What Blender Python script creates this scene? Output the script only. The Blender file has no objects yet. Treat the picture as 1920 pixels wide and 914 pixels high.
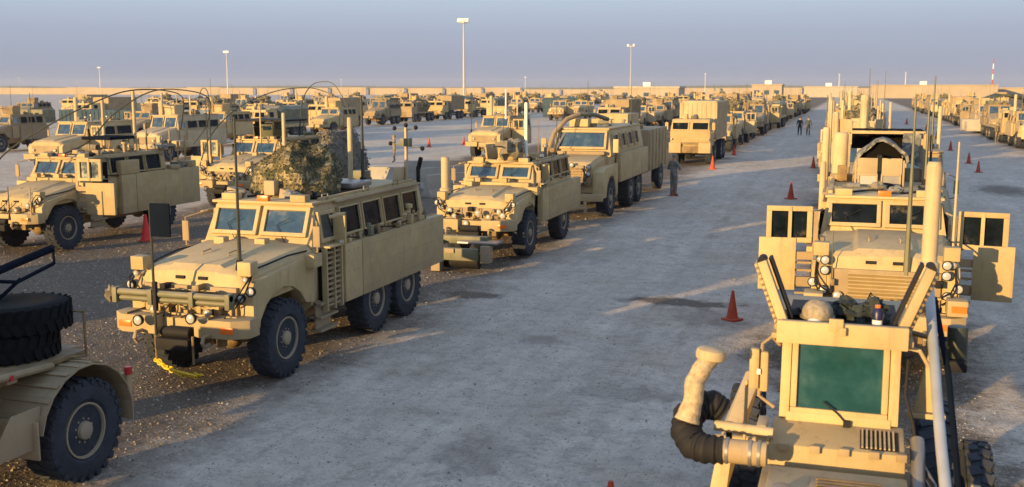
import bpy, bmesh, math, random
import numpy as np
from mathutils import Vector, Matrix, noise
R = math.radians
scene = bpy.context.scene
COL = scene.collection

# ------------------------------------------------------------------ camera
F, CAMH = 1960.0, 4.8
pitch = math.atan(292 / F)
yaw = math.atan(640 * math.cos(pitch) / F)
fw = Vector((-math.sin(yaw) * math.cos(pitch), math.cos(yaw) * math.cos(pitch), -math.sin(pitch)))
rt = Vector((math.cos(yaw), math.sin(yaw), 0))
up = rt.cross(fw)
cam = bpy.data.cameras.new("camera")
cam.sensor_width = 36
cam.lens = F / 1920 * 36
cam.clip_start = 0.1
cam.clip_end = 20000
cam.dof.use_dof = True
cam.dof.focus_distance = 17.5
cam.dof.aperture_fstop = 2.6
camo = bpy.data.objects.new("camera", cam)
COL.objects.link(camo)
camo.matrix_world = Matrix(((rt.x, up.x, -fw.x, 0), (rt.y, up.y, -fw.y, 0), (rt.z, up.z, -fw.z, CAMH), (0, 0, 0, 1)))
scene.camera = camo

def at(px, py, Y):
    d = fw * F + rt * (px - 960) - up * (py - 457)
    return Vector((0, 0, CAMH)) + d * (Y / d.y)

# ------------------------------------------------------------------ light
SUN_EL, SUN_AZ = 7.2, 26.0        # light travels towards +Y turned 26 degrees to +X
w = bpy.data.worlds.new("World")
scene.world = w
w.use_nodes = True
nt = w.node_tree
bg = nt.nodes["Background"]
sky = nt.nodes.new("ShaderNodeTexSky")
sky.sky_type = 'NISHITA'
sky.sun_disc = False
sky.sun_elevation = R(SUN_EL)
sky.sun_rotation = R(180 + SUN_AZ)
sky.air_density = 1.0
sky.dust_density = 2.2
sky.ozone_density = 2.5
# evening air: the physical sky plus a smooth dust-laden gradient that depends on height only (the same all round)
tcw = nt.nodes.new("ShaderNodeTexCoord"); sz = nt.nodes.new("ShaderNodeSeparateXYZ"); nt.links.new(tcw.outputs["Generated"], sz.inputs[0])
rw = nt.nodes.new("ShaderNodeValToRGB"); nt.links.new(sz.outputs[2], rw.inputs[0])
ew = rw.color_ramp.elements
ew[0].position = 0.0; ew[0].color = (0.160, 0.170, 0.225, 1)
ew[1].position = 1.0; ew[1].color = (0.21, 0.29, 0.42, 1)
for p_, c_ in ((0.012, (0.172, 0.190, 0.255)), (0.05, (0.205, 0.235, 0.305)), (0.10, (0.285, 0.345, 0.42)), (0.4, (0.27, 0.34, 0.46))):
    q_ = ew.new(p_); q_.color = (*c_, 1)
mw = nt.nodes.new("ShaderNodeVectorMath"); mw.operation = 'MULTIPLY_ADD'
nt.links.new(sky.outputs[0], mw.inputs[0]); mw.inputs[1].default_value = (0.07, 0.07, 0.07)
sc_ = nt.nodes.new("ShaderNodeVectorMath"); sc_.operation = 'SCALE'; nt.links.new(rw.outputs[0], sc_.inputs[0]); sc_.inputs[3].default_value = 10.4
nt.links.new(sc_.outputs[0], mw.inputs[2])
nt.links.new(mw.outputs[0], bg.inputs[0])
bg.inputs[1].default_value = 0.1
sl = bpy.data.lights.new("sun", 'SUN')
sl.energy = 5.0
sl.angle = R(0.6)
sl.color = (1.0, 0.65, 0.255)
so = bpy.data.objects.new("sun", sl)
COL.objects.link(so)
el, az = R(SUN_EL), R(SUN_AZ)
ld = Vector((math.sin(az) * math.cos(el), math.cos(az) * math.cos(el), -math.sin(el)))
so.rotation_euler = ld.to_track_quat('-Z', 'Y').to_euler()
scene.view_settings.view_transform = 'Standard'
scene.view_settings.look = 'None'
scene.view_settings.gamma = 1
scene.view_settings.exposure = 0.8

# ------------------------------------------------------------------ materials
def nodes(m):
    m.use_nodes = True
    n = m.node_tree
    return n, n.nodes, n.links, n.nodes["Principled BSDF"]

def mat(name, base, rough=0.6, metal=0.0, var=0.15, scale=3.0, bump=0.0, bscale=40.0, dust=0.0, dustc=(0.42, 0.35, 0.26), coat=0.0, spec=0.5):
    m = bpy.data.materials.new(name)
    n, N, L, b = nodes(m)
    b.inputs["Roughness"].default_value = rough
    b.inputs["Metallic"].default_value = metal
    b.inputs["Specular IOR Level"].default_value = spec
    b.inputs["Coat Weight"].default_value = coat
    tc = N.new("ShaderNodeTexCoord")
    col = None
    if var > 0:
        nz = N.new("ShaderNodeTexNoise"); nz.inputs["Scale"].default_value = scale; nz.inputs["Detail"].default_value = 6
        nz.inputs["Roughness"].default_value = 0.65
        L.new(tc.outputs["Object"], nz.inputs["Vector"])
        r = N.new("ShaderNodeValToRGB")
        r.color_ramp.elements[0].position = 0.3; r.color_ramp.elements[1].position = 0.7
        lo = [c * (1 - var) for c in base]; hi = [min(1, c * (1 + var)) for c in base]
        r.color_ramp.elements[0].color = (*lo, 1); r.color_ramp.elements[1].color = (*hi, 1)
        L.new(nz.outputs["Fac"], r.inputs[0])
        col = r.outputs[0]
    else:
        rgb = N.new("ShaderNodeRGB"); rgb.outputs[0].default_value = (*base, 1); col = rgb.outputs[0]
    if dust > 0:
        nz2 = N.new("ShaderNodeTexNoise"); nz2.inputs["Scale"].default_value = 1.7; nz2.inputs["Detail"].default_value = 8
        L.new(tc.outputs["Object"], nz2.inputs["Vector"])
        g = N.new("ShaderNodeNewGeometry")
        sx = N.new("ShaderNodeSeparateXYZ"); L.new(g.outputs["Normal"], sx.inputs[0])
        a = N.new("ShaderNodeMath"); a.operation = 'MULTIPLY_ADD'; L.new(sx.outputs[2], a.inputs[0]); a.inputs[1].default_value = 0.45
        L.new(nz2.outputs["Fac"], a.inputs[2])
        rr = N.new("ShaderNodeMapRange"); rr.inputs[1].default_value = 0.45; rr.inputs[2].default_value = 0.95
        rr.inputs[3].default_value = 0; rr.inputs[4].default_value = dust
        L.new(a.outputs[0], rr.inputs[0])
        mx = N.new("ShaderNodeMix"); mx.data_type = 'RGBA'
        L.new(rr.outputs[0], mx.inputs[0]); L.new(col, mx.inputs[6]); mx.inputs[7].default_value = (*dustc, 1)
        col = mx.outputs[2]
    L.new(col, b.inputs["Base Color"])
    if bump > 0:
        nb = N.new("ShaderNodeTexNoise"); nb.inputs["Scale"].default_value = bscale; nb.inputs["Detail"].default_value = 3
        L.new(tc.outputs["Object"], nb.inputs["Vector"])
        bp = N.new("ShaderNodeBump"); bp.inputs["Strength"].default_value = bump; bp.inputs["Distance"].default_value = 0.02
        L.new(nb.outputs["Fac"], bp.inputs["Height"]); L.new(bp.outputs[0], b.inputs["Normal"])
    return m

def tan_paint(name, base):
    """matt sand paint with fine speckle, vertical dirt streaks and rubbed dust"""
    m = mat(name, base, rough=0.66, var=0.17, scale=1.6, dust=0.38, dustc=(0.43, 0.35, 0.235), bump=0.15, bscale=90, spec=0.3)
    n, N, L, b = nodes(m)
    src = b.inputs["Base Color"].links[0].from_socket
    tc = N.new("ShaderNodeTexCoord")
    mp = N.new("ShaderNodeMapping"); mp.inputs["Scale"].default_value = (9, 9, 1.1)
    L.new(tc.outputs["Object"], mp.inputs[0])
    nz = N.new("ShaderNodeTexNoise"); nz.inputs["Scale"].default_value = 1.0; nz.inputs["Detail"].default_value = 7; nz.inputs["Roughness"].default_value = 0.7
    L.new(mp.outputs[0], nz.inputs["Vector"])
    r = N.new("ShaderNodeMapRange"); r.inputs[1].default_value = 0.54; r.inputs[2].default_value = 0.76; r.inputs[3].default_value = 0.0; r.inputs[4].default_value = 0.62
    L.new(nz.outputs["Fac"], r.inputs[0])
    mx = N.new("ShaderNodeMix"); mx.data_type = 'RGBA'
    L.new(r.outputs[0], mx.inputs[0]); L.new(src, mx.inputs[6]); mx.inputs[7].default_value = (0.20, 0.15, 0.095, 1)
    cur = mx.outputs[2]
    c1 = N.new("ShaderNodeTexNoise"); c1.inputs["Scale"].default_value = 26; c1.inputs["Detail"].default_value = 5; c1.inputs["Roughness"].default_value = 0.75
    L.new(tc.outputs["Object"], c1.inputs["Vector"])
    c2 = N.new("ShaderNodeMapRange"); c2.inputs[1].default_value = 0.62; c2.inputs[2].default_value = 0.70; c2.inputs[3].default_value = 0; c2.inputs[4].default_value = 0.55
    L.new(c1.outputs["Fac"], c2.inputs[0])
    m2_ = N.new("ShaderNodeMix"); m2_.data_type = 'RGBA'; L.new(c2.outputs[0], m2_.inputs[0]); L.new(cur, m2_.inputs[6]); m2_.inputs[7].default_value = (0.13, 0.10, 0.07, 1); cur = m2_.outputs[2]
    zz = N.new("ShaderNodeSeparateXYZ"); L.new(tc.outputs["Object"], zz.inputs[0])
    c3 = N.new("ShaderNodeTexNoise"); c3.inputs["Scale"].default_value = 4; c3.inputs["Detail"].default_value = 7; L.new(tc.outputs["Object"], c3.inputs["Vector"])
    c4 = N.new("ShaderNodeMath"); c4.operation = 'MULTIPLY_ADD'; L.new(c3.outputs["Fac"], c4.inputs[0]); c4.inputs[1].default_value = 1.6; L.new(zz.outputs[2], c4.inputs[2])
    c5 = N.new("ShaderNodeMapRange"); c5.inputs[1].default_value = 2.3; c5.inputs[2].default_value = 1.1; c5.inputs[3].default_value = 0; c5.inputs[4].default_value = 0.6
    L.new(c4.outputs[0], c5.inputs[0])
    m3_ = N.new("ShaderNodeMix"); m3_.data_type = 'RGBA'; L.new(c5.outputs[0], m3_.inputs[0]); L.new(cur, m3_.inputs[6]); m3_.inputs[7].default_value = (0.29, 0.235, 0.17, 1)
    mx = m3_
    oi = N.new("ShaderNodeObjectInfo"); hs = N.new("ShaderNodeHueSaturation")
    rv = N.new("ShaderNodeMapRange"); rv.inputs[3].default_value = 0.86; rv.inputs[4].default_value = 1.08
    L.new(oi.outputs["Random"], rv.inputs[0]); L.new(rv.outputs[0], hs.inputs["Value"]); L.new(mx.outputs[2], hs.inputs["Color"])
    L.new(hs.outputs[0], b.inputs["Base Color"])
    return m

TAN = tan_paint("sand_paint", (0.45, 0.335, 0.165))
TAN2 = tan_paint("sand_paint_pale", (0.48, 0.375, 0.225))
TAN3 = tan_paint("sand_paint_brown", (0.32, 0.235, 0.135))
PIPE = tan_paint("mast_paint", (0.50, 0.385, 0.225))
WRAP = mat("wrapped_pipe_cloth", (0.42, 0.32, 0.19), rough=0.9, var=0.4, scale=22, bump=0.35, bscale=45, dust=0.2)
CHASSIS = mat("chassis_paint", (0.20, 0.13, 0.055), rough=0.7, var=0.4, scale=5, dust=0.2)
RUB = mat("tyre_rubber", (0.034, 0.040, 0.052), rough=0.85, var=0.3, scale=6, dust=0.25, dustc=(0.075, 0.075, 0.08), bump=0.3, bscale=60, spec=0.2)
BLK = mat("black_rubber", (0.014, 0.014, 0.016), rough=0.7, var=0.25, scale=6, dust=0.12, dustc=(0.10, 0.085, 0.07), spec=0.2)
SPARE = mat("spare_tyre_rubber", (0.010, 0.011, 0.013), rough=0.9, var=0.3, scale=5, spec=0.1)
DARKIN = mat("interior_shade_black", (0.008, 0.007, 0.006), rough=0.95, var=0.2, spec=0.05)  # near-black colour put in for the shade inside openings and recesses
DKG = mat("dark_olive_metal", (0.035, 0.04, 0.03), rough=0.45, var=0.2)
NAVY = mat("dark_blue_panel", (0.006, 0.010, 0.020), rough=0.9, var=0.2, spec=0.05)
OLIVE = mat("olive_metal", (0.115, 0.115, 0.065), rough=0.6, var=0.2, dust=0.4)
STEEL = mat("dull_steel", (0.25, 0.25, 0.26), rough=0.4, metal=0.6, var=0.2, dust=0.4)
LAMPG = mat("lamp_glass", (0.42, 0.42, 0.40), rough=0.12, var=0.05, spec=0.9, coat=0.6)
AMBER = mat("amber_marker", (0.8, 0.16, 0.02), rough=0.3, var=0.05)
REDL = mat("red_marker", (0.45, 0.02, 0.02), rough=0.3, var=0.05)
YEL = mat("yellow_chain_paint", (0.75, 0.5, 0.02), rough=0.5, var=0.25, scale=20)
CANVAS = mat("bag_fabric", (0.16, 0.14, 0.10), rough=0.95, var=0.35, scale=9, bump=0.5, bscale=15, dust=0.3)
GREYF = mat("grey_fabric", (0.19, 0.19, 0.19), rough=0.95, var=0.35, scale=9, bump=0.5, bscale=15)
WHITE = mat("white_paint", (0.78, 0.77, 0.74), rough=0.5, var=0.06, dust=0.3)
CONEM = mat("cone_plastic", (0.46, 0.065, 0.03), rough=0.75, var=0.3, scale=7, dust=0.5, dustc=(0.22, 0.13, 0.10), spec=0.2)
CONC = mat("concrete", (0.36, 0.33, 0.28), rough=0.9, var=0.2, scale=1.2, bump=0.3, bscale=12)
WALLM = mat("barrier_wall_concrete", (0.35, 0.29, 0.22), rough=0.95, var=0.12, scale=0.08)
BLUEG = mat("blue_grey_container_paint", (0.045, 0.075, 0.105), rough=0.8, var=0.3, scale=1, spec=0.1)
GALV = mat("galvanised_pole", (0.42, 0.42, 0.42), rough=0.5, metal=0.3, var=0.1)
RUST = mat("rusty_part", (0.16, 0.06, 0.03), rough=0.8, var=0.4, scale=12)
RIM = tan_paint("rim_paint", (0.30, 0.25, 0.17))

def glass(name, tint, spec=0.8, coat=1.0, k=(0.5, 1.4, 0.78)):
    """thick armoured glass: nearly black body, strong sky reflection, dusty film that thins where a wiper or hand cleaned it"""
    m = bpy.data.materials.new(name)
    n, N, L, b = nodes(m)
    b.inputs["Specular IOR Level"].default_value = spec
    b.inputs["Coat Weight"].default_value = coat
    b.inputs["Coat IOR"].default_value = 1.75
    tc = N.new("ShaderNodeTexCoord")
    nz = N.new("ShaderNodeTexNoise"); nz.inputs["Scale"].default_value = 2.6; nz.inputs["Detail"].default_value = 8; nz.inputs["Roughness"].default_value = 0.7
    L.new(tc.outputs["Object"], nz.inputs["Vector"])
    r = N.new("ShaderNodeValToRGB")
    e = r.color_ramp.elements
    e[0].position = 0.35; e[0].color = (*[c * k[0] for c in tint], 1)
    e[1].position = k[2]; e[1].color = (0.16, 0.13, 0.09, 1)
    q = e.new(0.58); q.color = (*[c * k[1] for c in tint], 1)
    L.new(nz.outputs["Fac"], r.inputs[0]); L.new(r.outputs[0], b.inputs["Base Color"])
    nr = N.new("ShaderNodeMapRange"); nr.inputs[1].default_value = 0.35; nr.inputs[2].default_value = 0.7; nr.inputs[3].default_value = 0.03; nr.inputs[4].default_value = 0.3
    L.new(nz.outputs["Fac"], nr.inputs[0]); L.new(nr.outputs[0], b.inputs["Roughness"]); L.new(nr.outputs[0], b.inputs["Coat Roughness"])
    nb = N.new("ShaderNodeTexNoise"); nb.inputs["Scale"].default_value = 1.3; L.new(tc.outputs["Object"], nb.inputs["Vector"])
    bp = N.new("ShaderNodeBump"); bp.inputs["Strength"].default_value = 0.25; bp.inputs["Distance"].default_value = 0.03
    L.new(nb.outputs["Fac"], bp.inputs["Height"]); L.new(bp.outputs[0], b.inputs["Normal"]); L.new(bp.outputs[0], b.inputs["Coat Normal"])
    return m
GLB = glass("blue_armoured_glass", (0.012, 0.035, 0.055))
GLG = glass("green_armoured_glass", (0.012, 0.060, 0.070), 0.5, 0.6, (0.85, 1.15, 0.95))
GLD = glass("dark_glass", (0.007, 0.011, 0.016), 0.05, 0.0)

def camo_mat(name, cols, sc=7.0, bump=0.8):
    m = bpy.data.materials.new(name)
    n, N, L, b = nodes(m)
    b.inputs["Roughness"].default_value = 0.95
    tc = N.new("ShaderNodeTexCoord")
    v = N.new("ShaderNodeTexVoronoi"); v.inputs["Scale"].default_value = sc; v.feature = 'F1'
    nz = N.new("ShaderNodeTexNoise"); nz.inputs["Scale"].default_value = sc * 0.6; nz.inputs["Detail"].default_value = 4
    L.new(tc.outputs["Object"], nz.inputs["Vector"])
    ad = N.new("ShaderNodeMix"); ad.data_type = 'RGBA'; ad.inputs[0].default_value = 0.25
    L.new(tc.outputs["Object"], ad.inputs[6]); L.new(nz.outputs["Color"], ad.inputs[7])
    L.new(ad.outputs[2], v.inputs["Vector"])
    s = N.new("ShaderNodeSeparateColor"); L.new(v.outputs["Color"], s.inputs[0])
    r = N.new("ShaderNodeValToRGB"); r.color_ramp.interpolation = 'CONSTANT'
    e = r.color_ramp.elements
    e[0].position = 0; e[0].color = (*cols[0], 1); e[1].position = 0.35; e[1].color = (*cols[1], 1)
    k = e.new(0.62); k.color = (*cols[2], 1); k = e.new(0.82); k.color = (*cols[3], 1)
    L.new(s.outputs[0], r.inputs[0]); L.new(r.outputs[0], b.inputs["Base Color"])
    bp = N.new("ShaderNodeBump"); bp.inputs["Strength"].default_value = bump; bp.inputs["Distance"].default_value = 0.05
    L.new(v.outputs["Distance"], bp.inputs["Height"]); L.new(bp.outputs[0], b.inputs["Normal"])
    return m
CAMO = camo_mat("camouflage_net", [(0.11, 0.10, 0.05), (0.20, 0.155, 0.08), (0.055, 0.06, 0.03), (0.33, 0.27, 0.15)], 13)
NETG = camo_mat("grey_green_net", [(0.15, 0.135, 0.105), (0.18, 0.16, 0.125), (0.11, 0.10, 0.085), (0.21, 0.185, 0.14)], 9)
HOODN = camo_mat("digital_print", [(0.20, 0.20, 0.19), (0.13, 0.13, 0.13), (0.28, 0.27, 0.24), (0.08, 0.08, 0.085)], 12, 0.3)

# ------------------------------------------------------------------ mesh builder
class MB:
    def __init__(s):
        s.v = []; s.f = []; s.m = []
    def add(s, vs, fs, mi=0):
        o = len(s.v); s.v += [tuple(p) for p in vs]
        s.f += [tuple(i + o for i in f) for f in fs]; s.m += [mi] * len(fs)
        return s
    def hexa(s, p, mi=0):
        return s.add(p, [(0, 3, 2, 1), (4, 5, 6, 7), (0, 1, 5, 4), (1, 2, 6, 5), (2, 3, 7, 6), (3, 0, 4, 7)], mi)
    def box(s, x0, x1, y0, y1, z0, z1, mi=0):
        if x0 > x1: x0, x1 = x1, x0
        if y0 > y1: y0, y1 = y1, y0
        return s.hexa([(x0, y0, z0), (x1, y0, z0), (x1, y1, z0), (x0, y1, z0), (x0, y0, z1), (x1, y0, z1), (x1, y1, z1), (x0, y1, z1)], mi)
    def obox(s, c, ax, h, mi=0):
        c = Vector(c); u, v, n = [Vector(a).normalized() * k for a, k in zip(ax, h)]
        return s.hexa([c - u - v - n, c + u - v - n, c + u + v - n, c - u + v - n, c - u - v + n, c + u - v + n, c + u + v + n, c - u + v + n], mi)
    def frust(s, r0, z0, r1, z1, mi=0):      # rects (x0,x1,y0,y1)
        a, b = r0, r1
        return s.hexa([(a[0], a[2], z0), (a[1], a[2], z0), (a[1], a[3], z0), (a[0], a[3], z0), (b[0], b[2], z1), (b[1], b[2], z1), (b[1], b[3], z1), (b[0], b[3], z1)], mi)
    def prism(s, poly, ax, a, b, mi=0):
        n = len(poly)
        def P(q, t):
            return (t, q[0], q[1]) if ax == 'x' else ((q[0], t, q[1]) if ax == 'y' else (q[0], q[1], t))
        vs = [P(q, a) for q in poly] + [P(q, b) for q in poly]
        fs = [tuple(range(n))[::-1], tuple(range(n, 2 * n))] + [(i, (i + 1) % n, n + (i + 1) % n, n + i) for i in range(n)]
        return s.add(vs, fs, mi)
    def loft(s, secs, mi=0, caps=True):
        n = len(secs[0]); vs = [p for q in secs for p in q]; fs = []
        for k in range(len(secs) - 1):
            for i in range(n):
                j = (i + 1) % n
                fs.append((k * n + i, k * n + j, (k + 1) * n + j, (k + 1) * n + i))
        if caps:
            fs.append(tuple(range(n))[::-1]); fs.append(tuple(range((len(secs) - 1) * n, len(secs) * n)))
        return s.add(vs, fs, mi)
    def ring(s, c, d, r, n):
        d = Vector(d).normalized(); a = d.orthogonal().normalized() if abs(d.z) > 0.99 else d.cross(Vector((0, 0, 1))).normalized()
        b = d.cross(a)
        return [Vector(c) + (a * math.cos(2 * math.pi * i / n) + b * math.sin(2 * math.pi * i / n)) * r for i in range(n)]
    def cyl(s, p0, p1, r0, r1=None, n=12, mi=0):
        r1 = r0 if r1 is None else r1
        d = Vector(p1) - Vector(p0)
        return s.loft([s.ring(p0, d, r0, n), s.ring(p1, d, r1, n)], mi)
    def tube(s, pts, r, n=8, mi=0, r1=None):
        pts = [Vector(p) for p in pts]; secs = []
        a = None
        for i, p in enumerate(pts):
            d = (pts[min(i + 1, len(pts) - 1)] - pts[max(i - 1, 0)]).normalized()
            if a is None: a = d.orthogonal().normalized()
            a = (a - d * a.dot(d)).normalized(); b = d.cross(a)
            rr = r if r1 is None else r + (r1 - r) * i / (len(pts) - 1)
            if isinstance(r, (list, tuple)): rr = r[i]
            secs.append([p + (a * math.cos(2 * math.pi * k / n) + b * math.sin(2 * math.pi * k / n)) * rr for k in range(n)])
        return s.loft(secs, mi)
    def lathe(s, c, d, prof, n=24, mi=0):     # prof: (radius, height along d)
        d = Vector(d).normalized()
        return s.loft([s.ring(Vector(c) + d * h, d, max(r, 0.0005), n) for r, h in prof], mi)
    def ball(s, c, rx, ry, rz, nu=12, nv=8, mi=0, amp=0.0, sd=0, zmin=-1.0):
        secs = []
        for j in range(nv + 1):
            t = math.pi * (j / nv); row = []
            for i in range(nu):
                p = 2 * math.pi * i / nu
                st = max(math.sin(t), 0.02)
                q = Vector((st * math.cos(p), st * math.sin(p), max(-math.cos(t), zmin)))
                k = 1 + amp * noise.noise(q * 2.1 + Vector((sd, sd * 1.7, 0)))
                row.append((c[0] + q.x * rx * k, c[1] + q.y * ry * k, c[2] + q.z * rz * k))
            secs.append(row)
        return s.loft(secs, mi)
    def build(s, name, mats, parent=None, bevel=0.0, smooth=True, ang=35, loc=(0, 0, 0)):
        me = bpy.data.meshes.new(name)
        me.from_pydata(s.v, [], s.f)
        if not isinstance(mats, (list, tuple)): mats = [mats]
        for m in mats: me.materials.append(m)
        if any(s.m): me.polygons.foreach_set("material_index", s.m)
        bm = bmesh.new(); bm.from_mesh(me)
        bmesh.ops.recalc_face_normals(bm, faces=bm.faces)
        if bevel > 0:
            es = [e for e in bm.edges if len(e.link_faces) == 2 and e.calc_face_angle(0) > R(30)]
            bmesh.ops.bevel(bm, geom=es, offset=bevel, offset_type='OFFSET', segments=2, profile=0.6, affect='EDGES', clamp_overlap=True)
        bm.to_mesh(me); bm.free()
        if smooth:
            me.polygons.foreach_set("use_smooth", [True] * len(me.polygons))
            me.set_sharp_from_angle(angle=R(ang))
        o = bpy.data.objects.new(name, me)
        COL.objects.link(o)
        o.parent = parent; o.location = loc
        return o

def tag(o, label=None, cat=None, group=None, kind=None):
    if label: o['label'] = label
    if cat: o['category'] = cat
    if group: o['group'] = group
    if kind: o['kind'] = kind
    return o

def thing(name, label, cat, loc=(0, 0, 0), rz=0.0, group=None):
    o = bpy.data.objects.new(name, None)
    COL.objects.link(o); o.location = loc; o.rotation_euler = (0, 0, rz); o.empty_display_size = 0.2
    return tag(o, label, cat, group)

def copy_tree(o, parent=None):
    c = o.copy(); COL.objects.link(c); c.parent = parent
    for ch in list(o.children): copy_tree(ch, c)
    return c

def place(proto, label, loc, rz=0.0, used=set(), group=None):
    if proto.name in used: o = copy_tree(proto)
    else: o = proto; used.add(proto.name)
    o.location = loc; o.rotation_euler = (0, 0, rz); o['label'] = label
    if group: o['group'] = group
    return o

def dupmesh(o, parent, loc, rot=None):
    c = o.copy(); COL.objects.link(c); c.parent = parent; c.location = loc
    if rot: c.rotation_euler = rot
    for ch in list(o.children):
        d = ch.copy(); COL.objects.link(d); d.parent = c
    return c
HAZE = 0.00012
STAINS = [(-3.2,16.1,1.0,0.5,0.35),(-3.5,23.3,1.3,0.5,0.85),(-2.7,22.0,0.8,1.0,0.35),(-8.3,22.6,0.9,0.35,0.8),(-5.5,19.0,0.5,0.4,0.4),(7.0,54.5,1.2,3.0,0.7),(-4.6,12.6,0.6,0.8,0.35)]
# ------------------------------------------------------------------ the ground
def vnoise(x, y, s, seed):
    rng = np.random.RandomState(seed); T = rng.rand(256, 256)
    u, v = x / s, y / s
    i, j = np.floor(u).astype(int), np.floor(v).astype(int); fu, fv = u - i, v - j
    fu = fu * fu * (3 - 2 * fu); fv = fv * fv * (3 - 2 * fv)
    g = lambda a, b: T[a % 256, b % 256]
    return (g(i, j) * (1 - fu) * (1 - fv) + g(i + 1, j) * fu * (1 - fv) + g(i, j + 1) * (1 - fu) * fv + g(i + 1, j + 1) * fu * fv) - 0.5

def ground_h(x, y):
    lane = np.clip((x + 8.2) / 0.8, 0, 1) * np.clip((-0.9 - x) / 0.8, 0, 1)
    rough = 1 - 0.6 * lane
    h = 0.09 * vnoise(x, y, 5.0, 1) + rough * (0.05 * vnoise(x, y, 1.3, 2) + 0.035 * vnoise(x, y, 0.5, 3))
    h += lane * 0.03 * vnoise(x * 2.4 + vnoise(x, y, 9, 8) * 2, y * 0.35, 1.0, 4) + lane * 0.03 * vnoise(x, y, 0.7, 6)
    fade = np.clip((62 - y) / 25, 0, 1) * np.clip((x + 40) / 12, 0, 1) * np.clip((25 - x) / 8, 0, 1)
    return h * fade - 0.03

def axis(a, b, st, lim):
    c = list(np.arange(a, b + 1e-6, st)); s = st
    while c[-1] < lim: s *= 1.25; c.append(c[-1] + s)
    s = st
    while c[0] > -lim: s *= 1.25; c.insert(0, c[0] - s)
    return np.clip(np.array(c), -lim, lim)
xs, ys = axis(-28, 8, 0.16, 3200), axis(4, 46, 0.2, 3200)
X, Y = np.meshgrid(xs, ys)
Z = ground_h(X, Y)
nx, ny = len(xs), len(ys)
me = bpy.data.meshes.new("ground")
idx = np.arange(nx * ny).reshape(ny, nx)
fc = np.stack([idx[:-1, :-1], idx[:-1, 1:], idx[1:, 1:], idx[1:, :-1]], -1).reshape(-1, 4)
me.from_pydata(np.stack([X, Y, Z], -1).reshape(-1, 3).tolist(), [], fc.tolist())
me.polygons.foreach_set("use_smooth", [True] * len(me.polygons))
gmat = bpy.data.materials.new("packed_dust_and_gravel")
n, N, L, b = nodes(gmat)
b.inputs["Roughness"].default_value = 0.95
b.inputs["Specular IOR Level"].default_value = 0.2
tc = N.new("ShaderNodeTexCoord")
def nz(scale, detail=5, mapping=None, rough=0.6):
    t = N.new("ShaderNodeTexNoise"); t.inputs["Scale"].default_value = scale; t.inputs["Detail"].default_value = detail
    t.inputs["Roughness"].default_value = rough
    if mapping:
        mp = N.new("ShaderNodeMapping"); mp.inputs["Scale"].default_value = mapping
        L.new(tc.outputs["Object"], mp.inputs[0]); L.new(mp.outputs[0], t.inputs["Vector"])
    else: L.new(tc.outputs["Object"], t.inputs["Vector"])
    return t.outputs["Fac"]
def mrange(src, a, b_, c=0.0, d=1.0, smooth=False):
    t = N.new("ShaderNodeMapRange"); 
    if smooth: t.interpolation_type = 'SMOOTHSTEP'
    t.inputs[1].default_value = a; t.inputs[2].default_value = b_; t.inputs[3].default_value = c; t.inputs[4].default_value = d
    L.new(src, t.inputs[0]); return t.outputs[0]
def mth(op, a, b_=None):
    t = N.new("ShaderNodeMath"); t.operation = op
    for i, q in enumerate((a, b_)):
        if q is None: continue
        if isinstance(q, (int, float)): t.inputs[i].default_value = q
        else: L.new(q, t.inputs[i])
    return t.outputs[0]
def mixc(f, a, b_):
    t = N.new("ShaderNodeMix"); t.data_type = 'RGBA'
    if isinstance(f, (int, float)): t.inputs[0].default_value = f
    else: L.new(f, t.inputs[0])
    for i, q in ((6, a), (7, b_)):
        if isinstance(q, tuple): t.inputs[i].default_value = (*q, 1)
        else: L.new(q, t.inputs[i])
    return t.outputs[2]
sep = N.new("ShaderNodeSeparateXYZ"); L.new(tc.outputs["Object"], sep.inputs[0])
gx, gy = sep.outputs[0], sep.outputs[1]
wob = mth('ADD', mth('MULTIPLY', mth('SUBTRACT', nz(0.35, 6, None, 0.7), 0.5), 4.2), mth('MULTIPLY', mth('SUBTRACT', nz(5, 5, None, 0.8), 0.5), 1.8))
gxw = mth('ADD', gx, wob)
lane = mth('MULTIPLY', mrange(gxw, -9.6, -7.2, 0, 1, True), mrange(gxw, -0.6, -1.8, 0, 1, True))
lane2 = mth('MULTIPLY', mrange(gxw, 1.6, 3.0, 0, 1, True), mrange(gxw, 13.5, 12.0, 0, 1, True))
lane3 = mrange(gxw, -24.5, -27.0, 0, 1, True)
lanes = mth('MINIMUM', mth('ADD', mth('ADD', lane, lane2), lane3), 1.0)
gravelc = mixc(mrange(nz(14, 4), 0.35, 0.65), (0.13, 0.105, 0.08), (0.28, 0.215, 0.155))
gravelc = mixc(mrange(nz(0.8, 6), 0.4, 0.65), gravelc, (0.17, 0.14, 0.115))
dustc_ = mixc(mrange(nz(0.55, 8, None, 0.7), 0.35, 0.68), (0.60, 0.535, 0.465), (0.78, 0.695, 0.605))
dustc_ = mixc(mrange(nz(1.0, 7, (1.5, 0.4, 1), 0.7), 0.46, 0.70, 0, 0.5), dustc_, (0.60, 0.55, 0.49))
dustc_ = mixc(mrange(nz(1.0, 8, (1.3, 0.6, 1), 0.75), 0.54, 0.70, 0, 0.45), dustc_, (0.29, 0.255, 0.225))
colr = mixc(lanes, gravelc, dustc_)
tr = mrange(nz(1.0, 4, (5.5, 0.16, 1), 0.6), 0.42, 0.62, 0, 1)
tr2 = mrange(nz(1.0, 6, (13, 0.7, 1), 0.7), 0.40, 0.66, 0, 1)
trm = mth('MULTIPLY', mth('MULTIPLY', tr, tr2), mth('MULTIPLY', lanes, mrange(nz(0.22, 3), 0.33, 0.6, 0.12, 0.48)))
colr = mixc(trm, colr, (0.25, 0.222, 0.195))
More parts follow.
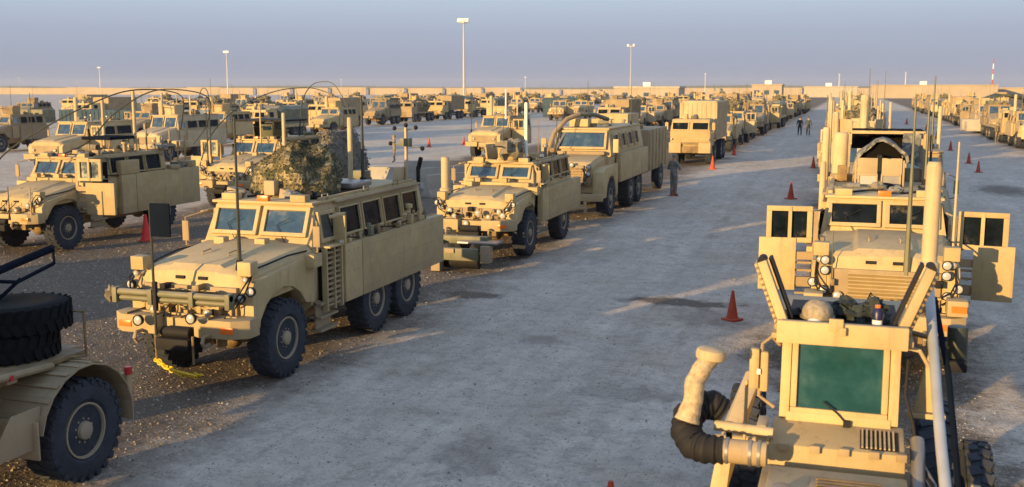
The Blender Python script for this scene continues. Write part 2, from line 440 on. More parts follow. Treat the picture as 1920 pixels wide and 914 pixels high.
colr = mixc(mrange(nz(34, 5, None, 0.85), 0.40, 0.62, 0.0, 0.62), colr, mixc(lanes, (0.10, 0.08, 0.06), (0.33, 0.29, 0.25)))
strk = mrange(nz(1.0, 7, (0.9, 0.11, 1), 0.72), 0.47, 0.66, 0, 0.55)
colr = mixc(mth('MULTIPLY', strk, lanes), colr, (0.74, 0.67, 0.59))
warm = mrange(nz(0.45, 8, None, 0.78), 0.46, 0.62, 0, 0.6)
colr = mixc(mth('MULTIPLY', warm, lanes), colr, (0.47, 0.385, 0.30))
# pebbles and fine speckle
vo = N.new("ShaderNodeTexVoronoi"); vo.inputs["Scale"].default_value = 22; L.new(tc.outputs["Object"], vo.inputs["Vector"])
vs_ = N.new("ShaderNodeSeparateColor"); L.new(vo.outputs["Color"], vs_.inputs[0])
peb = mth('MULTIPLY', mrange(vs_.outputs[0], 0.72, 0.78), mrange(vo.outputs["Distance"], 0.5, 0.3))
colr = mixc(mth('MULTIPLY', peb, 0.75), colr, mixc(vs_.outputs[1], (0.16, 0.14, 0.12), (0.55, 0.5, 0.44)))
colr = mixc(mrange(nz(3.2, 8, None, 0.75), 0.50, 0.66, 0, 0.38), colr, (0.27, 0.235, 0.20))
vo2 = N.new("ShaderNodeTexVoronoi"); vo2.inputs["Scale"].default_value = 7.5; L.new(tc.outputs["Object"], vo2.inputs["Vector"])
v2 = N.new("ShaderNodeSeparateColor"); L.new(vo2.outputs["Color"], v2.inputs[0])
clod = mth('MULTIPLY', mrange(v2.outputs[0], 0.70, 0.74), mrange(mth('ADD', vo2.outputs["Distance"], mth('MULTIPLY', nz(20, 4), 0.4)), 0.52, 0.36))
colr = mixc(mth('MULTIPLY', clod, 0.6), colr, mixc(v2.outputs[1], (0.24, 0.20, 0.165), (0.66, 0.60, 0.53)))
colr = mixc(mrange(nz(1.6, 9, None, 0.8), 0.47, 0.60, 0, 0.45), colr, mixc(lanes, (0.15, 0.12, 0.09), (0.36, 0.315, 0.275)))
# clods, patches
patch = mrange(nz(0.9, 7, None, 0.72), 0.60, 0.72, 0, 0.5)
colr = mixc(patch, colr, (0.21, 0.18, 0.155))
# tyre tracks with cleat marks running down the lanes
for i_, (x0_, am, ph, w_) in enumerate(((-6.3, 0.5, 0.3, 0.20), (-4.35, 0.5, 0.35, 0.20), (-5.3, 0.9, 2.1, 0.17), (-3.4, 0.9, 2.15, 0.17), (-7.3, 0.3, 4.0, 0.18), (4.6, 0.4, 1.0, 0.2), (6.6, 0.4, 1.1, 0.2))):
    cxn = mth('ADD', mth('MULTIPLY', mth('SINE', mth('ADD', mth('MULTIPLY', gy, 0.07), ph)), am), x0_)
    dd = mth('ABSOLUTE', mth('SUBTRACT', gx, cxn))
    tm = mth('MULTIPLY', mrange(dd, w_, w_ * 0.7, 0, 1), mrange(nz(0.5, 5), 0.42, 0.62, 0, 1))
    cl = mrange(mth('SINE', mth('ADD', mth('MULTIPLY', gy, 34.0), mth('MULTIPLY', dd, 18.0))), -0.2, 0.3, 0.25, 1.0)
    colr = mixc(mth('MULTIPLY', mth('MULTIPLY', tm, cl), 0.34), colr, (0.235, 0.205, 0.175) if i_ % 2 else (0.56, 0.50, 0.43))
# oil and wet stains
def stain(cx, cy, sx, sy, k, thr=(1.25, 0.55)):
    global colr
    a = mth('POWER', mth('ABSOLUTE', mth('DIVIDE', mth('SUBTRACT', gx, cx), sx)), 2.0)
    c = mth('POWER', mth('ABSOLUTE', mth('DIVIDE', mth('SUBTRACT', gy, cy), sy)), 2.0)
    d = mth('ADD', mth('SQRT', mth('ADD', a, c)), mth('MULTIPLY', mth('SUBTRACT', nz(2.6, 5), 0.5), 2.0))
    colr = mixc(mrange(d, thr[0], thr[1], 0, k, True), colr, (0.11, 0.085, 0.065))
for st in STAINS: stain(*st)
L.new(colr, b.inputs["Base Color"])
hh = mth('ADD', mth('MULTIPLY', nz(9, 6), 1.2), mth('MULTIPLY', nz(30, 5), 0.9))
hh = mth('ADD', hh, mth('MULTIPLY', mth('MULTIPLY', tr, tr2), -0.3))
hh = mth('ADD', hh, mth('MULTIPLY', mth('SUBTRACT', 1.0, vo.outputs["Distance"]), 0.35))
bp = N.new("ShaderNodeBump"); bp.inputs["Distance"].default_value = 0.06
L.new(mrange(lanes, 0, 1, 1.0, 0.8), bp.inputs["Strength"])
L.new(hh, bp.inputs["Height"]); L.new(bp.outputs[0], b.inputs["Normal"])
me.materials.append(gmat)
go = bpy.data.objects.new("ground", me); COL.objects.link(go); tag(go, kind='structure')

# loose stones on the ground: nobody could count them
rs = random.Random(5)
mb = MB()
cnt = 0
while cnt < 42000:
    y = 9 + 40 * rs.random() ** 1.5; x = -26 + 32 * rs.random()
    inl = -8.3 < x < -1.0 or x > 2
    if inl and rs.random() > 0.22: continue
    r = rs.choice((0.010, 0.014, 0.014, 0.018, 0.024)) * (0.8 + rs.random() * 0.6)
    if not inl and rs.random() < 0.05: r *= 1.7
    a = rs.random() * 6.28; c, s_ = math.cos(a) * r, math.sin(a) * r; k = 0.6 + 0.5 * rs.random()
    q = [(x + c, y + s_, 0), (x - s_ * k, y + c * k, 0), (x - c, y - s_, 0), (x + s_ * k, y - c * k, 0), (x + c * 0.2, y, r * (0.6 + 0.5 * rs.random()))]
    mb.add(q, [(0, 1, 4), (1, 2, 4), (2, 3, 4), (3, 0, 4)], rs.choice((1, 1, 0)) if inl else rs.choice((0, 0, 1, 2))); cnt += 1
arr = np.array(mb.v)
hz = ground_h(arr[:, 0], arr[:, 1])
mb.v = [tuple(q) for q in np.column_stack([arr[:, 0], arr[:, 1], arr[:, 2] + hz - 0.002])]
me = bpy.data.meshes.new("loose_stones"); me.from_pydata(mb.v, [], mb.f)
for c in ((0.22, 0.17, 0.12), (0.38, 0.33, 0.27), (0.13, 0.11, 0.09)):
    me.materials.append(mat("stone", c, rough=0.9, var=0.0))
me.polygons.foreach_set("material_index", mb.m)
o = bpy.data.objects.new("loose_stones", me); COL.objects.link(o)
tag(o, "small tan stones scattered over the gravel and the dusty lane", "gravel", kind='stuff')
# ------------------------------------------------------------------ vehicle parts
_wheels = {}
def wheel(parent, x, y, r=0.66, wd=0.38, lod=2, z=None, steer=0.0, side=0):
    side = side or (1 if x > 0 else -1)
    key = (r, wd, lod, side)
    z = r if z is None else z
    if key not in _wheels:
        mb = MB(); h = wd / 2; n = 40 if lod == 2 else (20 if lod == 1 else 12)
        ri = r * 0.52
        prof = [(ri, -h * 0.75), (ri * 1.18, -h * 0.98), (r * 0.86, -h), (r * 0.95, -h * 0.9), (r * 0.975, -h * 0.5), (r * 0.98, 0), (r * 0.975, h * 0.5), (r * 0.95, h * 0.9), (r * 0.86, h), (ri * 1.18, h * 0.98), (ri, h * 0.75)]
        mb.lathe((0, 0, 0), (1, 0, 0), prof, n)
        if lod == 2:
            for i in range(26):
                for s_ in (-1, 1):
                    a = 2 * math.pi * (i + (0.5 if s_ > 0 else 0)) / 26
                    rad = Vector((0, math.cos(a), math.sin(a))); tan = Vector((0, -math.sin(a), math.cos(a)))
                    ax = (Vector((1, 0, 0)) + tan * 0.35 * s_).normalized()
                    mb.obox(rad * (r * 0.985) + Vector((s_ * h * 0.52, 0, 0)), (ax, ax.cross(rad), rad), (h * 0.46, r * 0.07, r * 0.022))
                    mb.obox(rad * (r * 0.93) + Vector((s_ * h * 1.0, 0, 0)), (rad, tan, (1, 0, 0)), (r * 0.05, r * 0.055, 0.01))
        t = mb.build('wheel', RUB, parent, ang=30)
        if lod >= 1:
            m2 = MB(); o_ = side * h
            nn_ = 28 if lod == 2 else 12
            m2.lathe((0, 0, 0), (side, 0, 0), [(ri * 1.04, h * 0.5), (ri * 1.04, h * 0.93), (ri * 0.97, h * 0.93), (ri * 0.93, h * 0.5)], nn_)
            m2.lathe((0, 0, 0), (side, 0, 0), [(ri * 0.96, h * 0.3), (ri * 0.94, h * 0.46), (ri * 0.70, h * 0.42), (0.001, h * 0.42)], nn_, 1)
            m2.lathe((0, 0, 0), (side, 0, 0), [(ri * 0.80, h * 0.3), (ri * 0.78, h * 0.60), (ri * 0.52, h * 0.66), (ri * 0.36, h * 0.66), (ri * 0.33, h * 0.95), (ri * 0.22, h * 1.05), (0.001, h * 1.05)], nn_)
            if lod == 2:
                for i in range(10):
                    a = 2 * math.pi * i / 10
                    c = Vector((o_ * 0.55, math.cos(a) * ri * 0.66, math.sin(a) * ri * 0.66))
                    m2.cyl(c, c + Vector((side * 0.03, 0, 0)), 0.028, n=8, mi=1)
                    a += 0.3
                    c = Vector((o_ * 0.62, math.cos(a) * ri * 0.45, math.sin(a) * ri * 0.45))
                    m2.cyl(c, c + Vector((side * 0.03, 0, 0)), 0.015, n=6)
            m2.build('rim', [RIM, BLK], t)
        _wheels[key] = t
        t.location = (x, y, z); t.rotation_euler = (0, 0, steer)
        return t
    return dupmesh(_wheels[key], parent, (x, y, z), (0.37 * x + y, 0, steer))

def pane(parent, c, u, v, w_, h_, gl, frm, fw_=0.05, t=0.05, name='window', bevel=0.006, flat=False):
    """framed window: c centre, u right, v up; the normal u x v points outward"""
    c = Vector(c); u = Vector(u).normalized(); v = Vector(v).normalized(); nn = u.cross(v)
    f = MB()
    f.obox(c + v * (h_ / 2 - fw_ / 2), (u, v, nn), (w_ / 2, fw_ / 2, t / 2))
    f.obox(c - v * (h_ / 2 - fw_ / 2), (u, v, nn), (w_ / 2, fw_ / 2, t / 2))
    f.obox(c - u * (w_ / 2 - fw_ / 2), (u, v, nn), (fw_ / 2, h_ / 2 - fw_, t / 2 - 0.001))
    f.obox(c + u * (w_ / 2 - fw_ / 2), (u, v, nn), (fw_ / 2, h_ / 2 - fw_, t / 2 - 0.001))
    o = f.build(name, frm, parent, bevel)
    g = MB(); g.obox(c - nn * t * 0.2, (u, v, nn), (w_ / 2 - fw_ * 0.9, h_ / 2 - fw_ * 0.9, 0.008))
    g.build('pane', gl, parent if flat else o)
    return o

def lamp(parent, c, r=0.08, d=(0, -1, 0), body=TAN, gl=LAMPG, name='headlight'):
    r *= 0.88
    c = Vector(c); d = Vector(d).normalized()
    m = MB(); m.lathe(c, d, [(r * 0.5, -0.09), (r * 0.95, -0.05), (r * 1.08, 0.0), (r * 1.08, 0.02), (r * 0.95, 0.02), (r * 0.95, 0.0)], 14)
    o = m.build(name, body, parent)
    g = MB(); g.lathe(c, d, [(r * 0.93, 0.003), (r * 0.8, 0.02), (r * 0.4, 0.032), (0.001, 0.036)], 14); g.build('lens', gl, o)
    return o

def whip(parent, p, h, r=0.02, m=DKG, lean=(0, 0), base=True, name='antenna'):
    p = Vector(p); k = MB()
    k.tube([p, p + Vector((lean[0] * 0.3, lean[1] * 0.3, h * 0.4)), p + Vector((lean[0], lean[1], h))], r, 6, r1=r * 0.5)
    o = k.build(name, m, parent)
    if base:
        q = MB(); q.cyl(p - Vector((0, 0, 0.06)), p + Vector((0, 0, 0.12)), r * 2.4, r * 1.5, 10); q.build('antenna_base', BLK, o)
    return o

def mast(parent, p, h, r=0.06, m=PIPE, name='jammer_mast'):
    p = Vector(p); k = MB()
    k.lathe(p, (0, 0, 1), [(r * 0.6, -0.08), (r * 1.35, -0.08), (r * 1.35, 0.05), (r, 0.07), (r, h - 0.04), (r * 0.8, h), (0.001, h)], 16)
    return k.build(name, m, parent)

def clutter(parent, x0, x1, y0, y1, z, k, seed, smin=0.12, smax=0.4):
    q = random.Random(seed)
    for i in range(k):
        cx, cy = q.uniform(x0, x1), q.uniform(y0, y1); a, c, h = q.uniform(smin, smax), q.uniform(smin, smax), q.uniform(0.08, 0.26)
        t = q.random(); m = MB(); an = q.uniform(-0.3, 0.3)
        if t < 0.45:
            m.obox((cx, cy, z + h / 2), ((math.cos(an), math.sin(an), 0), (-math.sin(an), math.cos(an), 0), (0, 0, 1)), (a / 2, c / 2, h / 2))
            m.build('stowage_box', q.choice((TAN, TAN3, OLIVE, CHASSIS)), parent, 0.012)
        elif t < 0.65:
            m.cyl((cx - a / 2, cy, z + h / 2), (cx + a / 2, cy, z + h / 2), h / 2, n=12)
            m.build('rolled_mat', q.choice((CANVAS, GREYF, OLIVE)), parent, 0.01)
        elif t < 0.85:
            m.ball((cx, cy, z + h * 0.45), a / 2, c / 2, h * 0.55, 12, 7, amp=0.5, sd=seed + i)
            m.build('kit_bag', q.choice((CANVAS, GREYF, CANVAS, BLK)), parent)
        else:
            m.lathe((cx, cy, z), (0, 0, 1), [(0.05, 0), (0.05, h * 1.3), (0.09, h * 1.3), (0.09, h * 1.6), (0.001, h * 1.7)], 10)
            m.build('roof_vent', q.choice((TAN, PIPE, STEEL)), parent, 0.004)

def gun_shield(parent, c, r=0.62, h=0.62, lod=2, rot=0.0, m=TAN):
    """open armoured gunner's cupola: tilted plates with small windows and a machine gun"""
    c = Vector(c)
    k = MB(); k.lathe(c, (0, 0, 1), [(r * 1.05, 0), (r * 1.05, 0.07), (r * 0.9, 0.09), (r * 0.9, 0.0)], 20)
    base = k.build('turret_ring', m, parent)
    n = 8 if lod == 2 else 6
    for i in range(n):
        a = rot + math.pi * 2 * (i + 0.5) / n
        if n == 8 and i == 5: continue
        d = Vector((math.cos(a), math.sin(a), 0)); t = Vector((-d.y, d.x, 0)); v = (Vector((0, 0, 1)) + d * 0.12).normalized()
        hh = h * (1.0 if i % 2 else 0.85)
        k = MB(); w_ = r * math.tan(math.pi / n) * 0.98
        k.obox(c + d * r + Vector((0, 0, 0.08 + hh / 2)), (t, v, t.cross(v)), (w_, hh / 2, 0.02))
        pl = k.build('armour_plate', m, base, 0.006 if lod == 2 else 0)
        if lod == 2:
            k = MB(); k.obox(c + d * (r + 0.045) + Vector((0, 0, 0.08 + hh * 0.68)), (t, v, t.cross(v)), (w_ * 0.62, hh * 0.17, 0.012))
            k.build('shield_window', GLB, base)
    k = MB(); g0 = c + Vector((0.05, -r * 0.2, 0.45))
    k.cyl(g0, g0 + Vector((0, -1.15, 0.06)), 0.022, n=8); k.box(g0.x - 0.05, g0.x + 0.05, g0.y - 0.1, g0.y + 0.45, g0.z - 0.07, g0.z + 0.07)
    k.cyl(c + Vector((0.05, -r * 0.5, 0.1)), g0 + Vector((0, -0.1, 0)), 0.03, n=6)
    k.build('machine_gun', DKG, parent, 0.004)
    return base

def mrap(name, label, cat='armoured truck', L=6.2, axles=(1.28, 4.7), lod=2, open_l=False, open_r=False, rack=(3.2, 6.2), rackz=(0.87, 1.95),
         hz=(1.74, 2.10), wt=2.76, nwin=3, paint=TAN, slats=False, wsf=0.84, dz=0.0, dlen=1.0, dfor=0.0, dang=82, seed=0, group=None, junk=6, turret=None, gl=GLB, whips=(), lamps=True, boxw=0.2):
    T = thing(name, label, cat, group=group)
    bv = 0.012 if lod == 2 else 0.0
    q = random.Random(seed)
    # hull
    k = MB()
    k.prism([(-1.06, 1.0), (-0.55, 0.6), (0.55, 0.6), (1.06, 1.0), (1.1, 2.0), (-1.1, 2.0)], 'y', 2.3, L)
    k.frust((-1.1, 1.1, 2.3, L), 2.002, (-0.98, 0.98, 2.62, L - 0.06), wt)
    k.box(-1.02, 1.02, 2.5, L - 0.1, wt + 0.001, wt + 0.05)
    hull = k.build('hull', paint, T, bv)
    # windscreens, leaning back with the hull front
    v = Vector((0, 0.32, wt - 2.0)).normalized()
    kz = 1 - wsf / 2 - 0.03; zc = 2.0 + (wt - 2.0) * kz; yc = 2.3 + 0.32 * kz
    for s_ in (-1, 1):
        pane(T, (s_ * 0.50, yc - 0.03, zc), (1, 0, 0), v, 0.92, (wt - 2.0) * wsf, gl, paint, 0.07, 0.07, name='windscreen')
        if lod == 2:
            m = MB(); m.tube([(s_ * 0.5 + 0.1, yc - 0.22, 2.06), (s_ * 0.5 - 0.15, yc - 0.09, zc - 0.06), (s_ * 0.5 + 0.12, yc - 0.07, zc + 0.08)], 0.008, 5)
            m.build('wiper', BLK, T)
    if lod == 2:
        m = MB(); m.box(-1.0, 1.0, 2.1, 2.32, 1.9, 2.06); m.build('cowl', paint, T, 0.015)
        for s_ in (-0.62, 0.2):
            m = MB(); m.box(s_, s_ + 0.2, 1.9, 2.08, 2.08, 2.2); m.build('hood_latch_box', paint, T, 0.01)
    # hood: lofted with a bevelled nose and a raised centre
    def sec(y, top, half, zb, cr):
        return [(-half, y, zb), (half, y, zb), (half, y, top - 0.13), (half - 0.13, y, top - 0.02), (0.50, y, top), (0.43, y, top + cr), (-0.43, y, top + cr), (-0.50, y, top), (-half + 0.13, y, top - 0.02), (-half, y, top - 0.13)]
    k = MB()
    k.loft([sec(0.32, hz[0] - 0.26, 0.92, 1.3, 0.0), sec(0.38, hz[0] - 0.06, 0.99, 1.3, 0.02), sec(0.50, hz[0] + 0.01, 1.03, 1.35, 0.05), sec(1.5, (hz[0] + hz[1]) / 2 + 0.03, 1.08, 1.4, 0.05), sec(2.28, hz[1], 1.12, 1.45, 0.035)])
    k.build('hood', paint, T, 0.008 if lod == 2 else 0, ang=25)
    # fenders with wheel arches
    r = 0.66; ya = axles[0]
    for s_ in (-1, 1):
        arch = [(ya + math.cos(a) * (r + 0.2), 0.70 + math.sin(a) * (r + 0.17)) for a in [R(t) for t in (30, 50, 70, 90, 110, 130, 150)]]
        poly = [(0.30, 1.0), (0.30, hz[0] - 0.30), (0.42, hz[0] - 0.16), (2.28, hz[1] - 0.15), (2.28, 1.08)] + arch + [(0.48, 1.0)]
        k = MB(); k.prism(poly, 'x', s_ * 0.90, s_ * 1.14)
        k.build('fender', paint, T, 0.012 if lod == 2 else 0)
    k = MB(); k.box(-0.48, 0.48, 0.45, 2.28, 0.78, 1.42); k.build('engine_block', CHASSIS, T)
    # bumper, lamps, front clutter
    k = MB()
    for s_ in (-1, 1):
        k.prism([(s_ * 0.34, -0.16), (s_ * 1.0, -0.16), (s_ * 1.24, 0.02), (s_ * 1.24, 0.30), (s_ * 0.34, 0.30)], 'z', 0.93, 1.22)
    k.box(-0.345, 0.345, 0.0, 0.30, 0.9, 1.18)
    k.build('bumper', paint, T, bv)
    k = MB(); k.box(-0.86, 0.86, 0.26, 0.42, 1.19, hz[0] - 0.26); k.build('grille_frame', TAN3, T, bv)
    if slats:
        for i in range(slats):
            z = 1.3 + i * (hz[0] - 0.34 - 1.3) / (slats - 1)
            k = MB(); k.obox((0, 0.23, z), ((1, 0, 0), (0, -0.75, 0.66), (0, 0.66, 0.75)), (0.56, 0.034, 0.008))
            k.build('slat', paint, T)
    if lamps:
        for s_ in (-1, 1):
            lamp(T, (s_ * 0.72, 0.2, 1.42), 0.085, body=paint)
            if lod == 2:
                lamp(T, (s_ * 0.95, 0.24, 1.5), 0.075, body=BLK, name='spot_lamp'); lamp(T, (s_ * 0.5, -0.02, 1.3), 0.07, body=paint, name='spot_lamp')
                k = MB(); k.box(s_ * 0.82, s_ * 1.05, -0.175, -0.15, 1.02, 1.12); k.build('marker_lamp', AMBER, T, 0.006)
                k = MB(); k.box(s_ * 0.88, s_ * 1.12, 0.28, 0.5, hz[0] - 0.06, hz[0] + 0.16); k.build('side_lamp_box', paint, T, 0.01)
                lamp(T, (s_ * 1.02, 0.28, hz[0] - 0.12), 0.055, body=paint, name='marker_lamp')
    if lod == 2:
        k = MB(); k.box(-0.3, 0.3, -0.28, 0.02, 0.72, 0.9); k.cyl((-0.26, -0.12, 0.98), (0.26, -0.12, 0.98), 0.09, n=12); k.build('winch', BLK, T, 0.015)
        for s_ in (-1, 1):
            k = MB(); k.tube([(s_ * 0.62, -0.16, 0.98), (s_ * 0.62, -0.32, 0.98), (s_ * 0.62, -0.36, 0.9), (s_ * 0.62, -0.3, 0.82), (s_ * 0.62, -0.16, 0.84)], 0.03, 8); k.build('tow_hook', TAN3, T)
            for zz in (1.35, 1.47):
                k = MB(); k.tube([(s_ * 0.86, 0.22, zz), (s_ * 1.0, 0.1, zz + 0.12), (s_ * 1.08, 0.18, zz + 0.28), (s_ * 1.06, 0.5, hz[0] + 0.02)], 0.014, 6); k.build('hose', BLK, T)
        for x in (-0.5, -0.15, 0.28, 0.55):
            k = MB(); k.box(x, x + 0.13, 0.12, 0.24, 0.72, 0.93); k.build('axle_bracket', CHASSIS, T, 0.01)
        for s_ in (-1, 1):
            k = MB(); k.tube([(s_ * 0.95, 0.5, hz[0] - 0.02), (s_ * 1.03, 0.9, hz[0] + 0.03), (s_ * 1.08, 1.5, hz[0] + 0.09), (s_ * 1.1, 2.1, hz[1] - 0.1)], 0.016, 6); k.build('hood_cable', BLK, T)
            lamp(T, (s_ * 1.12, 0.26, 1.62), 0.085, body=BLK, name='spot_lamp')
        for x in (-0.3, 0.12):
            k = MB(); k.box(x, x + 0.16, 0.32, 0.4, hz[0] - 0.17, hz[0] - 0.12); k.build('hood_handle', BLK, T)
        for i in range(2):
            k = MB(); k.box(-0.8, 0.8, 0.335, 0.35, hz[0] - 0.30 - 0.1 * i, hz[0] - 0.285 - 0.1 * i); k.build('nose_seam', CHASSIS, T)
        k = MB()
        for i in range(9): k.box(-0.8 + i * 0.19, -0.8 + i * 0.19 + 0.08, 0.2, 0.27, 1.22, 1.34)
        k.box(-0.95, 0.95, 0.1, 0.16, 1.2, 1.235); k.build('brush_guard', paint, T, 0.006)
    # chassis
    k = MB()
    for s_ in (-0.42, 0.42): k.box(s_ - 0.05, s_ + 0.05, 0.3, L - 0.1, 0.72, 0.92)
    for ay in axles:
        k.cyl((-0.98, ay, 0.62), (0.98, ay, 0.62), 0.09, n=10); k.ball((0.1, ay, 0.62), 0.24, 0.22, 0.22, 10, 6)
        for s_ in (-0.6, 0.6): k.box(s_ - 0.05, s_ + 0.05, ay - 0.55, ay + 0.55, 0.72, 0.8); k.cyl((s_ * 1.1, ay + 0.2, 0.55), (s_ * 1.1, ay + 0.15, 1.1), 0.04, n=8)
    k.cyl((0.1, axles[0], 0.66), (0.1, axles[-1], 0.66), 0.05, n=8)
    k.build('chassis', CHASSIS, T)
    for ay in axles:
        for s_ in (-1, 1): wheel(T, s_ * 1.0, ay, lod=lod)
    # side doors
    for s_, op in ((-1, open_l), (1, open_r)):
        hy = 2.5
        D = thing('door', None, None); D.parent = T
        ax = Vector((0, 1, 0))
        if op: D.location = (s_ * 1.14, hy + 0.1 - dfor, 0); D.rotation_euler = (0, 0, -s_ * R(dang))
        else: D.location = (s_ * 1.105, hy, 0)
        # door built along +Y from its hinge, outside at s_ * x
        # simple panels (children of the door)
        k = MB()
        if op:
            k.box(s_ * 0.0, s_ * 0.10, 0.35 if lod == 2 else 0.0, dlen, 1.02 + dz, 1.98 + dz); k.build('door_panel', paint, D, 0.01 if lod == 2 else 0)
            k = MB(); k.box(s_ * 0.0, s_ * 0.06, 0.0, 0.36, 1.25, 1.4); k.box(s_ * 0.0, s_ * 0.06, 0.0, 0.36, 1.72, 1.86)
            for i in range(6): k.box(s_ * 0.005, s_ * 0.045, 0.06, 0.345, 1.08 + i * 0.14, 1.12 + i * 0.14)
            k.build('door_step', TAN3, D)
            pane(D, (s_ * 0.03, 0.48, 2.36), (0, s_ * 1.0, 0), (0, 0, 1), 0.80, 0.66, gl, paint, 0.09, 0.08, name='window_frame', flat=True)
            k = MB(); k.box(s_ * 0.0, s_ * 0.09, 0.44, 0.50, 2.04, 2.68); k.build('window_bar', paint, D)
            k = MB(); k.box(s_ * -0.02, s_ * 0.02, -0.03, 0.06, 1.15, 2.6); k.build('hinge', TAN3, D)
            kk = MB(); kk.box(s_ * 0.9, s_ * 1.104, 2.52, 3.25, 1.1, 2.5); kk.build('door_opening', DARKIN, T)  # black box stands in for the shaded inside of the cab
        else:
            if lod == 2:
                k.box(s_ * 0.0, s_ * 0.05, 0.0, 0.66, 1.05, 1.95); k.build('door_panel', DARKIN, D)  # near-black backing paints the shade behind the ladder
                for i in range(11):
                    k = MB(); k.box(s_ * 0.05, s_ * 0.13, 0.08, 0.60, 0.92 + i * 0.095, 0.955 + i * 0.095); k.build('ladder_rung', TAN3, D)
                for yy in (0.04, 0.34, 0.62):
                    k = MB(); k.box(s_ * 0.05, s_ * 0.15, yy, yy + 0.045, 0.85, 1.98); k.build('ladder_rail', paint, D)
                k = MB(); k.box(s_ * 0.0, s_ * 0.24, 0.60, 0.66, 2.0, 2.56); k.box(s_ * 0.18, s_ * 0.24, 0.1, 0.66, 2.52, 2.57); k.box(s_ * 0.0, s_ * 0.22, 0.05, 0.66, 1.985, 2.02); k.build('window_shroud', paint, D, 0.008)
                lamp(D, (s_ * 0.2, 0.5, 2.04), 0.05, name='side_lamp')
            else:
                k.box(s_ * 0.0, s_ * 0.06, 0.0, 0.68, 1.05, 1.95); k.build('door_panel', paint, D)
            nv = Vector((-s_ * 0.14, 0, 1)).normalized()
            pane(D, (s_ * -0.03, 0.42, 2.34), (0, s_ * 1.0, 0), nv, 0.62, 0.56, gl, paint, 0.07, 0.06, name='window_frame', flat=True)
    # racks of side stowage panels
    for s_ in (-1, 1):
        if rack:
            y0, y1 = rack; n_ = max(1, round((y1 - y0) / 2.6)) if lod == 2 else 1
            cuts = [y0, y0 + 0.72] + [y0 + 0.72 + (y1 - y0 - 0.72) * (i + 1) / 1 for i in range(1)] if lod == 2 else [y0, y1]
            for a, c in zip(cuts[:-1], cuts[1:]):
                k = MB(); k.box(s_ * 1.062, s_ * (1.06 + boxw), a + 0.012, c - 0.012, rackz[0], rackz[1]); k.build('side_panel', paint, T, 0.012 if lod == 2 else 0)
            if lod == 2:
                k = MB(); yy = y0 + 0.15
                while yy < y1 - 0.1:
                    for zz in (rackz[0] + 0.14, (rackz[0] + rackz[1]) / 2, rackz[1] - 0.14):
                        k.box(s_ * (1.06 + boxw), s_ * (1.066 + boxw), yy, yy + 0.03, zz, zz + 0.02)
                    yy += 0.19
                tag(k.build('bolt_heads', TAN3, T), kind='stuff')
    # side windows
    yy0, yy1 = 3.35, L - 0.3
    if nwin:
        stp = (yy1 - yy0) / nwin
        for i in range(nwin):
            for s_ in (-1, 1):
                nv = Vector((-s_ * 0.14, 0, 1)).normalized()
                pane(T, (s_ * (1.1 - 0.12 * 0.36 / (wt - 2.0) + 0.037), yy0 + stp * (i + 0.5), 2.36), (0, s_ * 1.0, 0), nv, stp * 0.92, 0.54, GLD, paint, 0.035, 0.08)
    # mirrors
    for s_ in (-1, 1):
        k = MB(); k.tube([(s_ * 1.1, 2.35, 1.9), (s_ * 1.32, 2.1, 2.0), (s_ * 1.32, 2.1, 2.5), (s_ * 1.05, 2.4, 2.6)], 0.018, 6); a = k.build('mirror_arm', TAN3, T)
        k = MB(); k.box(s_ * 1.25, s_ * 1.38, 2.07, 2.11, 2.08, 2.44); k.build('mirror', TAN3, a, 0.008)
        if lod == 2:
            k = MB(); k.box(s_ * 0.92, s_ * 1.3, 2.0, 2.3, 1.72, 1.95); k.build('antenna_box', paint, T, 0.012)
            k = MB(); k.box(s_ * 1.09, s_ * 1.12, 2.35, 2.9, 0.55, 1.05)
            k.build('step', TAN3, T)
            k = MB()
            for i in range(3): k.box(s_ * 0.98, s_ * 1.22, 2.35, 3.0, 0.5 + 0.24 * i, 0.54 + 0.24 * i)
            k.build('tread', TAN3, T)
    # roof gear
    zt = wt + 0.05
    if lod == 2:
        for s_ in (-1, 1):
            k = MB(); k.box(s_ * 0.55, s_ * 0.85, 2.55, 2.75, zt, zt + 0.12); o = k.build('roof_lamp', paint, T, 0.01)
        for s_ in (-1, 1):
            k = MB(); k.tube([(s_ * 0.25, 1.0, hz[0] + 0.10), (s_ * 0.25, 1.02, hz[0] + 0.16), (s_ * 0.25, 1.25, hz[0] + 0.18), (s_ * 0.25, 1.27, hz[0] + 0.13)], 0.012, 6); k.build('grab_handle', TAN3, T)
            k = MB(); k.box(s_ * 1.02, s_ * 1.10, 3.3, L - 0.2, wt - 0.02, wt + 0.02); k.build('drip_rail', TAN3, T, 0.004)
            for yy in (2.9, 4.6, 6.0):
                if yy < L: k = MB(); k.tube([(s_ * 1.0, yy, wt + 0.05), (s_ * 1.0, yy, wt + 0.16), (s_ * 1.0, yy + 0.22, wt + 0.16), (s_ * 1.0, yy + 0.22, wt + 0.05)], 0.012, 6); k.build('lifting_ring', TAN3, T)
        k = MB(); k.tube([(-0.6, 3.0, zt + 0.02), (-0.2, 3.2, zt + 0.05), (0.4, 3.1, zt + 0.02), (0.75, 3.6, zt + 0.03), (0.7, 4.6, zt + 0.02)], 0.02, 6); k.build('roof_cable', BLK, T)
        for i, s_ in enumerate((-0.75, 0.7, 0.2)):
            k = MB(); k.ball((s_, 2.95 + 0.1 * i, zt + 0.06), 0.14, 0.1, 0.08, 12, 8, amp=0.7, sd=seed + i); k.build('kit_bag', (CANVAS, BLK, GREYF)[i], T)
        k = MB(); k.box(-0.1, 0.12, 2.52, 2.62, zt, zt + 0.1); k.build('clearance_lamp', AMBER, T, 0.008)
